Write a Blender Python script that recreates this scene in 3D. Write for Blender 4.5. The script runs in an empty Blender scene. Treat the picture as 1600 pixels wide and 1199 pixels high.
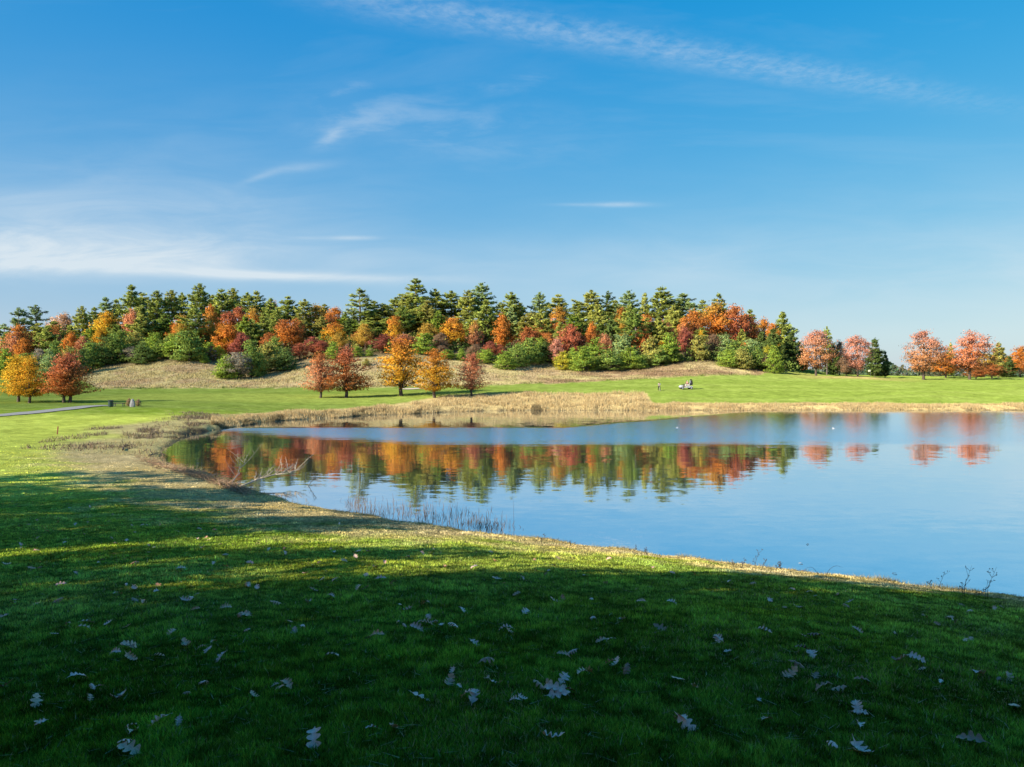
import bpy, math, random
import numpy as np
from mathutils import Vector, Matrix
random.seed(7)
rng = np.random.default_rng(11)
scene = bpy.context.scene
COL = scene.collection
F = 1164.0; HZ = 585.0; CX = 800.0; CAMZ = 6.0

# ------------------------------------------------------------------ helpers
def rnd(a, b): return a + (b - a) * random.random()
def sst(a, b, x):
    t = np.clip((x - a) / (b - a), 0, 1)
    return t * t * (3 - 2 * t)

_perm = np.random.default_rng(3).random((256, 256))
def vnoise(x, y):
    x = np.asarray(x, float); y = np.asarray(y, float)
    xi = np.floor(x).astype(int); yi = np.floor(y).astype(int)
    fx = x - xi; fy = y - yi
    fx = fx * fx * (3 - 2 * fx); fy = fy * fy * (3 - 2 * fy)
    g = lambda i, j: _perm[i & 255, j & 255]
    return (g(xi, yi) * (1 - fx) + g(xi + 1, yi) * fx) * (1 - fy) + (g(xi, yi + 1) * (1 - fx) + g(xi + 1, yi + 1) * fx) * fy
def fbm(x, y, o=4):
    s = 0; a = .5; t = 0
    for k in range(o):
        s = s + a * vnoise(x * 2 ** k + 17.3 * k, y * 2 ** k + 5.1 * k); t += a; a *= .5
    return s / t

def link(o, parent=None):
    COL.objects.link(o)
    if parent is not None: o.parent = parent
    return o
def new_mesh(name, V, Fc, smooth=False):
    """V (n,3) array, Fc (m,k) index array"""
    V = np.asarray(V, np.float32); Fc = np.asarray(Fc, np.int32)
    me = bpy.data.meshes.new(name)
    me.vertices.add(len(V)); me.vertices.foreach_set('co', V.ravel())
    m, k = Fc.shape
    me.loops.add(m * k); me.loops.foreach_set('vertex_index', Fc.ravel())
    me.polygons.add(m)
    me.polygons.foreach_set('loop_start', np.arange(0, m * k, k, dtype=np.int32))
    me.polygons.foreach_set('loop_total', np.full(m, k, np.int32))
    if smooth: me.polygons.foreach_set('use_smooth', np.ones(m, bool))
    me.update(calc_edges=True)
    return me
def set_col(me, C, name='Col'):
    C = np.asarray(C, np.float32)
    if C.shape[1] == 3: C = np.concatenate([C, np.ones((len(C), 1), np.float32)], 1)
    a = me.color_attributes.new(name, 'FLOAT_COLOR', 'POINT')
    a.data.foreach_set('color', C.ravel())
def obj(name, me, mat=None, parent=None, loc=None):
    o = bpy.data.objects.new(name, me)
    if mat is not None and not me.materials: me.materials.append(mat)
    link(o, parent)
    if loc is not None: o.location = loc
    return o
def thing(name, label, cat, loc=(0, 0, 0), rz=0, group=None):
    o = bpy.data.objects.new(name, None); o.empty_display_size = .3
    COL.objects.link(o); o.location = loc; o.rotation_euler = (0, 0, rz)
    return tag(o, label, cat, group)
def tag(o, label=None, cat=None, group=None, kind=None):
    if label: o['label'] = label
    if cat: o['category'] = cat
    if group: o['group'] = group
    if kind: o['kind'] = kind
    return o

class MB:
    """collects polygons"""
    def __init__(s): s.v = []; s.f = []
    def tube(s, pts, rad, n=6, cap=True):
        pts = [Vector(p) for p in pts]; base = len(s.v); up = Vector((0, 0, 1))
        for i, p in enumerate(pts):
            d = (pts[min(i + 1, len(pts) - 1)] - pts[max(i - 1, 0)])
            if d.length < 1e-9: d = up.copy()
            d.normalize()
            a = d.cross(Vector((1, 0, 0)) if abs(d.x) < .8 else Vector((0, 1, 0))).normalized(); b = d.cross(a)
            r = rad[i] if hasattr(rad, '__len__') else rad
            for k in range(n):
                t = 2 * math.pi * k / n
                s.v.append(p + (a * math.cos(t) + b * math.sin(t)) * r)
        for i in range(len(pts) - 1):
            for k in range(n):
                a0 = base + i * n + k; a1 = base + i * n + (k + 1) % n
                s.f.append((a0, a1, a1 + n, a0 + n))
        if cap:
            s.f.append(tuple(base + k for k in range(n))[::-1]); e = base + (len(pts) - 1) * n
            s.f.append(tuple(e + k for k in range(n)))
        return s
    def box(s, c, d, M=None, bev=0):
        c = Vector(c); b = len(s.v)
        for x in (-.5, .5):
            for y in (-.5, .5):
                for z in (-.5, .5):
                    p = Vector((x * d[0], y * d[1], z * d[2]))
                    if M is not None: p = M @ p
                    s.v.append(c + p)
        for q in ((0, 1, 3, 2), (4, 6, 7, 5), (0, 4, 5, 1), (2, 3, 7, 6), (0, 2, 6, 4), (1, 5, 7, 3)):
            s.f.append(tuple(b + i for i in q))
        return s
    def prism(s, outline, y0, y1):
        """outline (x,z) extruded in y"""
        b = len(s.v); n = len(outline)
        for y in (y0, y1):
            for (x, z) in outline: s.v.append(Vector((x, y, z)))
        s.f.append(tuple(range(b, b + n))); s.f.append(tuple(range(b + n, b + 2 * n))[::-1])
        for i in range(n):
            j = (i + 1) % n
            s.f.append((b + j, b + i, b + n + i, b + n + j))
        return s
    def mesh(s, name, smooth=False):
        me = bpy.data.meshes.new(name); me.from_pydata([tuple(v) for v in s.v], [], s.f)
        if smooth: me.polygons.foreach_set('use_smooth', [True] * len(me.polygons))
        me.update(); return me

# ------------------------------------------------------------------ materials
def mat(name):
    m = bpy.data.materials.new(name); m.use_nodes = True; nt = m.node_tree
    for n in list(nt.nodes): nt.nodes.remove(n)
    out = nt.nodes.new('ShaderNodeOutputMaterial')
    return m, nt, out
def N(nt, t, **kw):
    n = nt.nodes.new(t)
    for k, v in kw.items():
        if k.startswith('i_'):
            key = k[2:]; key = int(key) if key.isdigit() else key.replace('_', ' ')
            n.inputs[key].default_value = v
        else: setattr(n, k, v)
    return n
def noise(nt, scale, detail=4, rough=.6, vec=None, dim='3D', dist=0):
    n = N(nt, 'ShaderNodeTexNoise', noise_dimensions=dim)
    n.inputs['Scale'].default_value = scale; n.inputs['Detail'].default_value = detail
    n.inputs['Roughness'].default_value = rough; n.inputs['Distortion'].default_value = dist
    if vec is not None: nt.links.new(vec, n.inputs['Vector'])
    return n
def mapr(nt, val, a, b, c, d, clamp=True, smooth=False):
    n = N(nt, 'ShaderNodeMapRange', clamp=clamp)
    if smooth: n.interpolation_type = 'SMOOTHSTEP'
    nt.links.new(val, n.inputs[0])
    for i, v in enumerate((a, b, c, d)): n.inputs[i + 1].default_value = v
    return n.outputs[0]
def math_(nt, op, a, b=None, c=None):
    n = N(nt, 'ShaderNodeMath', operation=op)
    for i, v in enumerate((a, b, c)):
        if v is None: continue
        if hasattr(v, 'is_linked'): nt.links.new(v, n.inputs[i])
        else: n.inputs[i].default_value = v
    return n.outputs[0]
def mixc(nt, f, a, b, mode='MIX'):
    n = N(nt, 'ShaderNodeMix', data_type='RGBA', blend_type=mode)
    for i, v in ((0, f), (6, a), (7, b)):
        if hasattr(v, 'is_linked'): nt.links.new(v, n.inputs[i])
        else: n.inputs[i].default_value = v if i == 0 else (tuple(v) + (1,) if len(v) == 3 else v)
    return n.outputs[2]
def geo_pos(nt): return N(nt, 'ShaderNodeNewGeometry').outputs['Position']

def simple(name, col, rough=.7, var=.25, scale=8, metallic=0):
    m, nt, out = mat(name)
    p = N(nt, 'ShaderNodeBsdfPrincipled'); p.inputs['Roughness'].default_value = rough; p.inputs['Metallic'].default_value = metallic
    tc = N(nt, 'ShaderNodeTexCoord')
    nz = noise(nt, scale, 5, .6, tc.outputs['Object'])
    f = mapr(nt, nz.outputs[0], .3, .7, 1 - var, 1 + var)
    v = N(nt, 'ShaderNodeVectorMath', operation='SCALE'); v.inputs[0].default_value = col[:3]; nt.links.new(f, v.inputs['Scale'])
    nt.links.new(v.outputs[0], p.inputs['Base Color'])
    b = N(nt, 'ShaderNodeBump'); b.inputs['Strength'].default_value = .3; b.inputs['Distance'].default_value = .01
    nt.links.new(nz.outputs[0], b.inputs['Height']); nt.links.new(b.outputs[0], p.inputs['Normal'])
    nt.links.new(p.outputs[0], out.inputs[0]); return m

def foliage_mat(name, trans=.3, topmix=False):
    m, nt, out = mat(name)
    oi = N(nt, 'ShaderNodeObjectInfo')
    at = N(nt, 'ShaderNodeAttribute', attribute_name='Col')
    base = oi.outputs['Color']
    top = N(nt, 'ShaderNodeAttribute', attribute_type='OBJECT', attribute_name='top_colour')
    tcx = N(nt, 'ShaderNodeTexCoord'); sx = N(nt, 'ShaderNodeSeparateXYZ'); nt.links.new(tcx.outputs['Generated'], sx.inputs[0])
    nz = noise(nt, 3.0, 3, .6, tcx.outputs['Generated'])
    zz = math_(nt, 'ADD', sx.outputs[2], math_(nt, 'MULTIPLY', math_(nt, 'SUBTRACT', nz.outputs[0], .5), 1.1))
    f = mapr(nt, zz, .4, .8, 0, 1)
    c = mixc(nt, f, base, top.outputs['Color'])
    c = mixc(nt, 1.0, c, at.outputs['Color'], 'MULTIPLY')
    d = N(nt, 'ShaderNodeBsdfDiffuse'); t = N(nt, 'ShaderNodeBsdfTranslucent'); mx = N(nt, 'ShaderNodeMixShader'); mx.inputs[0].default_value = trans
    # leaves turn their faces outward from the middle of the crown
    q = N(nt, 'ShaderNodeVectorMath', operation='SUBTRACT'); nt.links.new(tcx.outputs['Generated'], q.inputs[0]); q.inputs[1].default_value = (.5, .5, .30)
    q1 = N(nt, 'ShaderNodeVectorMath', operation='NORMALIZE'); nt.links.new(q.outputs[0], q1.inputs[0])
    vt = N(nt, 'ShaderNodeVectorTransform', vector_type='NORMAL', convert_from='OBJECT', convert_to='WORLD'); nt.links.new(q1.outputs[0], vt.inputs[0])
    vn = N(nt, 'ShaderNodeVectorMath', operation='NORMALIZE'); nt.links.new(vt.outputs[0], vn.inputs[0])
    gn = N(nt, 'ShaderNodeNewGeometry'); q2 = N(nt, 'ShaderNodeVectorMath', operation='SCALE'); q2.inputs['Scale'].default_value = .75; nt.links.new(gn.outputs['Normal'], q2.inputs[0])
    q3 = N(nt, 'ShaderNodeVectorMath', operation='ADD'); nt.links.new(vn.outputs[0], q3.inputs[0]); nt.links.new(q2.outputs[0], q3.inputs[1])
    q4 = N(nt, 'ShaderNodeVectorMath', operation='NORMALIZE'); nt.links.new(q3.outputs[0], q4.inputs[0]); nt.links.new(q4.outputs[0], d.inputs['Normal'])
    nt.links.new(c, d.inputs[0]); nt.links.new(c, t.inputs[0])
    nt.links.new(d.outputs[0], mx.inputs[1]); nt.links.new(t.outputs[0], mx.inputs[2]); nt.links.new(mx.outputs[0], out.inputs[0])
    return m
def vcol_mat(name, trans=0.0, rough=.9, up=False):
    m, nt, out = mat(name)
    at = N(nt, 'ShaderNodeAttribute', attribute_name='Col')
    d = N(nt, 'ShaderNodeBsdfDiffuse')
    if up:
        g = N(nt, 'ShaderNodeNewGeometry'); q = N(nt, 'ShaderNodeVectorMath', operation='SCALE'); q.inputs['Scale'].default_value = .9; nt.links.new(g.outputs['Normal'], q.inputs[0])
        q2 = N(nt, 'ShaderNodeVectorMath', operation='ADD'); nt.links.new(q.outputs[0], q2.inputs[0]); q2.inputs[1].default_value = (0, 0, 1); q3 = N(nt, 'ShaderNodeVectorMath', operation='NORMALIZE'); nt.links.new(q2.outputs[0], q3.inputs[0]); nt.links.new(q3.outputs[0], d.inputs['Normal'])
    nt.links.new(at.outputs['Color'], d.inputs[0])
    if trans:
        t = N(nt, 'ShaderNodeBsdfTranslucent'); mx = N(nt, 'ShaderNodeMixShader'); mx.inputs[0].default_value = trans
        nt.links.new(at.outputs['Color'], t.inputs[0]); nt.links.new(d.outputs[0], mx.inputs[1]); nt.links.new(t.outputs[0], mx.inputs[2]); nt.links.new(mx.outputs[0], out.inputs[0])
    else: nt.links.new(d.outputs[0], out.inputs[0])
    return m
M_fol = foliage_mat('foliage'); M_needle = foliage_mat('needles', .2)
M_bark = simple('bark', (.10, .075, .055), .9, .4, 6); M_pinebark = simple('pine bark', (.17, .14, .12), .9, .35, 4)
M_blade = vcol_mat('grass blades', .25); M_lawn = vcol_mat('lawn blades', .2, up=True); M_dry = vcol_mat('dry stems', .2)

# ------------------------------------------------------------------ shoreline
def wpt(px, py, z=0.0):
    D = (CAMZ - z) * F / (py - HZ); return ((px - CX) / F * D, D)
near_px = [(1600, 942), (1506, 931), (1412, 919), (1319, 904), (1225, 897), (1100, 879), (980, 864), (949, 861), (870, 848), (824, 844), (745, 833), (683, 823), (605, 813), (542, 799),
           (480, 790), (430, 774), (372, 758), (335, 743), (285, 731), (258, 722), (252, 709), (262, 696), (282, 683), (310, 675), (338, 672.5), (350, 669), (385, 663), (435, 657), (485, 654), (535, 652), (571, 648.5), (650, 646), (700, 643.5), (750, 642), (800, 641), (950, 641), (1100, 641), (1250, 641), (1400, 641), (1500, 641.5), (1600, 641)]
SP = [wpt(a, b, .12 if b > 750 else .03) for a, b in near_px]
SP += [(105, 124), (135, 116), (142, 95), (120, 60), (80, 30), (50, 16), (28, 13.5)]
def chaikin(P):
    Q = []
    for i in range(len(P)):
        a = P[i]; b = P[(i + 1) % len(P)]
        Q += [(a[0] * .75 + b[0] * .25, a[1] * .75 + b[1] * .25), (a[0] * .25 + b[0] * .75, a[1] * .25 + b[1] * .75)]
    return Q
SP = np.array(chaikin(SP))
def shore_dist(x, y):
    """>0 on land, <0 in water"""
    x = np.asarray(x, float); y = np.asarray(y, float)
    d = np.full(x.shape, 1e9); ins = np.zeros(x.shape, bool); n = len(SP)
    for i in range(n):
        ax, ay = SP[i]; bx, by = SP[(i + 1) % n]
        ex, ey = bx - ax, by - ay; L = ex * ex + ey * ey
        t = np.clip(((x - ax) * ex + (y - ay) * ey) / L, 0, 1)
        d = np.minimum(d, (x - ax - t * ex) ** 2 + (y - ay - t * ey) ** 2)
        if abs(ey) > 1e-9: ins ^= ((ay > y) != (by > y)) & (x < ex * (y - ay) / ey + ax)
    d = np.sqrt(d)
    return np.where(ins, -d, d)

# ------------------------------------------------------------------ terrain
cols = {
 -700: {95: 642, 125: 626, 150: 615, 165: 608, 200: 596, 240: 580, 270: 572},
 -100: {95: 642, 125: 624, 150: 612, 165: 606, 200: 590, 240: 566, 270: 557},
 60: {95: 641, 125: 623, 150: 612, 165: 606, 200: 586, 240: 552, 270: 545},
 200: {95: 640, 110: 632, 125: 624, 150: 615, 165: 611, 200: 574, 240: 533, 270: 526},
 300: {95: 642, 110: 634, 125: 625, 150: 615, 165: 609, 200: 564, 240: 522, 270: 516},
 390: {95: 652, 110: 637, 125: 627, 150: 614, 165: 609, 185: 594, 200: 584, 240: 528, 270: 520},
 500: {95: 655, 110: 641, 125: 627, 150: 614, 165: 608, 200: 562, 240: 521, 270: 515},
 620: {95: 660, 115: 642, 125: 631, 150: 614, 165: 607, 200: 557, 240: 514, 270: 508},
 740: {95: 660, 125: 636, 150: 612, 165: 603, 200: 565, 240: 519, 270: 512},
 860: {95: 660, 125: 637, 150: 610, 165: 600, 200: 578, 240: 524, 270: 515},
 1000: {95: 660, 125: 637, 150: 611, 165: 601, 180: 593, 200: 577, 240: 526, 270: 515},
 1100: {95: 660, 125: 637, 150: 608, 165: 598, 180: 590, 200: 567, 240: 528, 270: 520},
 1200: {95: 660, 125: 637, 150: 610, 165: 600, 180: 594, 200: 582, 240: 556, 270: 552},
 1275: {95: 660, 125: 637, 150: 610, 165: 601, 180: 595, 192: 588, 215: 588.5, 240: 585, 270: 585},
 1350: {95: 660, 125: 637, 150: 610, 165: 602, 180: 596, 195: 587.5, 215: 590, 240: 588, 270: 587},
 1430: {95: 660, 125: 637, 150: 610, 165: 603, 180: 598, 200: 593, 240: 590, 270: 588.5},
 1600: {95: 660, 125: 637, 150: 610, 165: 603, 180: 598, 200: 592.5, 240: 590, 270: 588.5},
 2300: {95: 660, 125: 637, 150: 610, 165: 603, 180: 598, 200: 592.5, 240: 590, 270: 588.5},
}
PXS = np.arange(-700, 2301, 10.0); DS = np.arange(60, 3001, 2.0)
ck = sorted(cols)
colz = []
for c in ck:
    ks = sorted(cols[c]); yy = [cols[c][k] for k in ks]
    ks = list(ks); zs = [CAMZ - (y - HZ) / F * k for k, y in zip(ks, yy)]
    zr = zs[-1]
    ks = [60] + ks + [330, 420, 3000]; zs = [zs[0] - .3] + zs + [zr * .5 + 2, 4.0, 3.6]
    colz.append(np.interp(DS, ks, zs))
colz = np.array(colz)
ZT = np.empty((len(PXS), len(DS)))
for j in range(len(DS)): ZT[:, j] = np.interp(PXS, ck, colz[:, j])
def gsm(A, ax, n):
    k = np.hanning(n + 2)[1:-1]; k /= k.sum()
    P = np.pad(A, [(n // 2, n // 2) if i == ax else (0, 0) for i in (0, 1)], mode='edge')
    out = np.zeros_like(A)
    for i in range(n):
        out += k[i] * (P[i:i + A.shape[0], :] if ax == 0 else P[:, i:i + A.shape[1]])
    return out
ZT = gsm(gsm(ZT, 0, 13), 1, 9)
def ztab(x, y):
    yy = np.maximum(y, 60); px = CX + F * x / yy
    # outside depth range the lookup uses clamped depth
    a = np.clip((px - PXS[0]) / 10, 0, len(PXS) - 1.001); b = np.clip((yy - DS[0]) / 2, 0, len(DS) - 1.001)
    i = a.astype(int); j = b.astype(int); fa = a - i; fb = b - j
    return (ZT[i, j] * (1 - fa) + ZT[i + 1, j] * fa) * (1 - fb) + (ZT[i, j + 1] * (1 - fa) + ZT[i + 1, j + 1] * fa) * fb
def height(x, y, s=None, detail=True):
    x = np.asarray(x, float); y = np.asarray(y, float)
    if s is None: s = shore_dist(x, y)
    far = np.hypot(x, y)
    if detail: s = s + (fbm(x * .9, y * .9, 3) - .5) * (.35 + .012 * far)
    sp = np.maximum(s, 0)
    p = np.hypot(x, np.maximum(y, 0)); p = np.maximum(p, 1e-3)
    L = p + sp; u = p / L
    a = np.clip(.66 + (L - 21) * .03, .62, 1.5)
    g = a * u + (1 - a) * u * u
    zn = 4.4 - 4.15 * g + np.where(y < 0, -y * .03, 0)
    w = sst(62, 98, y)
    z = zn * (1 - w) + ztab(x, y) * w
    # low bank at the water
    z = z + (fbm(x * .07 + 9, y * .07, 3) - .5) * .5 * sst(60, 150, far) * sst(3, 15, sp)
    bank = 1 - np.exp(-sp / (.22 + .004 * far))
    z = z * bank
    if detail:
        z = z + (fbm(x * .45, y * .45, 3) - .5) * .10 * sst(.3, 3, sp) * (1 + sst(160, 210, y) * 4) + (fbm(x * 3.1, y * 3.1, 3) - .5) * .035 * sst(.1, 1, sp)
    return np.where(s > 0, z, np.maximum(s * .25, -1.5))
def H1(x, y): return float(height(np.array([x]), np.array([y]))[0])
_hd = np.concatenate([np.geomspace(3, 60, 900), np.linspace(60.1, 420, 1500)])
def hit(px, py):
    """the point of the ground seen at a pixel of the photograph"""
    x = (px - CX) / F * _hd; g = height(x, _hd); r = CAMZ - (py - HZ) / F * _hd
    k = np.argmax(g >= r)
    if g[k] < r[k]: k = len(_hd) - 1
    if k > 0:
        d0 = r[k - 1] - g[k - 1]; d1 = g[k] - r[k]; t = d0 / (d0 + d1 + 1e-9); D = _hd[k - 1] + t * (_hd[k] - _hd[k - 1])
    else: D = _hd[0]
    X = (px - CX) / F * D
    return Vector((X, D, H1(X, D)))
def at(px, D):
    X = (px - CX) / F * D; return Vector((X, D, H1(X, D)))
def ztop(py, D): return CAMZ - (py - HZ) / F * D

# ground colours (albedo)
def ground_col(x, y, s):
    n = len(x); far = np.hypot(x, y); yy = np.maximum(y, 1.0); px = CX + F * x / yy; px = np.where(y < 1, 0, px)
    def c(*v): return np.array(v)[None, :]
    n1 = fbm(x * .12, y * .12, 4); n2 = fbm(x * .8 + 3, y * .8, 4); n3 = fbm(x * .03 + 7, y * .05 + 2, 3)
    C = c(.205, .285, .034) * np.ones((n, 1))
    def mix(C, m, col): m = np.clip(m, 0, 1)[:, None]; return C * (1 - m) + col * m
    # sunny lawn has yellow patches and worn places
    C = mix(C, sst(.45, .65, n1) * .55, c(.29, .34, .055))
    C = mix(C, sst(.52, .72, n2) * .4 * sst(22, 36, y), c(.38, .36, .12))
    # near lawn: greener, with deep shade painted into its colour
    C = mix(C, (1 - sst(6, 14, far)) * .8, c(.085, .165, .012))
    # left lawn: sunlight painted in as a paler colour, olive towards the shore
    left = (1 - sst(-26, -10, x)) * sst(26, 36, y) * (1 - sst(84, 92, y))
    C = mix(C, left * .85, c(.50, .55, .095)); C = mix(C, left * (1 - sst(4, 11, s + (n1 - .5) * 8)) * .35, c(.50, .44, .15))
    # fairway across the water
    fw = sst(95, 105, y) * (1 - sst(225, 260, y))
    C = mix(C, fw * .9, c(.165, .225, .042))
    stripe = .5 + .5 * np.sin(y * .42 + n3 * 14 + x * .01)
    C = mix(C, fw * sst(.4, .9, stripe) * .45, c(.225, .28, .065))
    gr = sst(118, 126, y) * (1 - sst(146, 150, y)) * (1 - sst(-14, -8, x)) * sst(-80, -70, x)
    C = mix(C, gr * .8, c(.25, .30, .06))
    # dry band round the pond
    wdry = 4.6 + (n2 - .5) * 7 + 2.2 * (1 - sst(-6, 2, x))
    near = (1 - sst(50, 56, y))
    C = mix(C, near * (1 - sst(wdry * .55, wdry * 1.3, s)) * .95, c(.44, .34, .16))
    # dry margin thickness on the far side, by place
    t = np.interp(px, [250, 330, 480, 560, 640, 700, 1010, 1020, 1600], [5, 7, 6, 7, 14, 23, 23, 6.5, 6.0])
    t = t + (n2 - .5) * 3
    fm = sst(88, 95, y) * (1 - sst(t * .8, t * 1.05, s)) * (1 - sst(160, 165, y))
    C = mix(C, fm, c(.46, .35, .16))
    # churned ground at the head of the bay
    mud = (1 - sst(-18, -13, x)) * sst(44, 50, y) * (1 - sst(86, 96, y)) * (1 - sst(4, 8, s + (n1 - .5) * 7))
    C = mix(C, mud * .8, c(.40, .32, .17))
    m2 = mud * sst(.5, .6, fbm(x * .5, y * .3 + 4, 4)) * sst(55, 62, y)
    C = mix(C, m2 * .85, c(.09, .065, .045))
    # tan slope of the hill
    dg = np.interp(px, [-200, 110, 150, 480, 740, 860, 1000, 1100, 1180, 1240], [200, 190, 165, 165, 163, 164, 178, 181, 186, 215])
    tn = sst(0, 4, y - dg + (n2 - .5) * 5) * (1 - sst(1215, 1245, px)) * (1 - sst(262, 330, y))
    C = mix(C, tn, c(.43, .335, .175))
    C = mix(C, tn * sst(.48, .62, n1) * .45, c(.33, .22, .13))
    C = mix(C, tn * sst(.45, .6, fbm(x * .2 + 31, y * .2, 3)) * .5, c(.43, .38, .16))
    rb = tn * sst(820, 860, px) * sst(.38, .55, fbm(x * .1 + 3, y * .15 + 8, 3))
    C = mix(C, rb * .6, c(.21, .115, .075))
    md = np.exp(-((px - 1330) / 75) ** 2) * sst(182, 188, y) * (1 - sst(212, 220, y))
    C = mix(C, md * .9, c(.33, .26, .10))
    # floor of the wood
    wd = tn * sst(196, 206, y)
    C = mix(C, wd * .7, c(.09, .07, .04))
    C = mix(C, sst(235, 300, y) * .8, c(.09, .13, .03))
    # at the very edge: dark wet earth
    C = mix(C, (1 - sst(.05, .45, s)) * .7, c(.07, .055, .04))
    return C * (.72 + .56 * n2[:, None]) * (.85 + .3 * fbm(x * 2.6, y * 2.6, 2)[:, None])

def build_ground():
    ang = np.concatenate([np.arange(-180, -44, 2.0), np.arange(-44, 44, .16), np.arange(44, 180, 2.0)])
    rad = np.concatenate([[.3, .8], np.geomspace(1.6, 60, 330), np.linspace(60.5, 300, 420), np.geomspace(305, 4000, 50)])
    A, R = np.meshgrid(np.radians(ang), rad)
    X = (R * np.sin(A)).ravel(); Y = (R * np.cos(A)).ravel()
    s = shore_dist(X, Y); Z = height(X, Y, s)
    na = len(ang); nr = len(rad)
    i = np.arange(nr - 1)[:, None] * na; j = np.arange(na)[None, :]; j2 = (j + 1) % na
    Fc = np.stack([i + j, i + na + j, i + na + j2, i + j2], -1).reshape(-1, 4)[:, ::-1]
    V = np.stack([X, Y, Z], 1)
    # close the middle
    c = len(V); V = np.vstack([V, [[0, 0, H1(0, 0)]]])
    cf = np.stack([np.full(na, c), np.arange(na), (np.arange(na) + 1) % na, (np.arange(na) + 1) % na], 1)
    me = new_mesh('ground', V, Fc, True)
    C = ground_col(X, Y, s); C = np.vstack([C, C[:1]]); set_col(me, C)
    m, nt, out = mat('ground')
    at_ = N(nt, 'ShaderNodeAttribute', attribute_name='Col'); pos = geo_pos(nt)
    na_ = noise(nt, 14, 6, .7, pos); nb = noise(nt, 1.3, 5, .65, pos); nc = noise(nt, .25, 4, .6, pos)
    k = math_(nt, 'MULTIPLY', mapr(nt, na_.outputs[0], .3, .7, .6, 1.4), mapr(nt, nb.outputs[0], .3, .7, .78, 1.22))
    k = math_(nt, 'MULTIPLY', k, mapr(nt, nc.outputs[0], .3, .7, .88, 1.12))
    v = N(nt, 'ShaderNodeVectorMath', operation='SCALE'); nt.links.new(at_.outputs['Color'], v.inputs[0]); nt.links.new(k, v.inputs['Scale'])
    p = N(nt, 'ShaderNodeBsdfDiffuse'); p.inputs['Roughness'].default_value = 1; nt.links.new(v.outputs[0], p.inputs[0])
    b = N(nt, 'ShaderNodeBump'); b.inputs['Strength'].default_value = .5; b.inputs['Distance'].default_value = .05
    hh = math_(nt, 'ADD', na_.outputs[0], nb.outputs[0]); nt.links.new(hh, b.inputs['Height']); nt.links.new(b.outputs[0], p.inputs['Normal'])
    nt.links.new(p.outputs[0], out.inputs[0])
    o = obj('ground', me, m); tag(o, kind='structure', label='grassy ground sloping down to the pond and up the hill')
build_ground()

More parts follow.
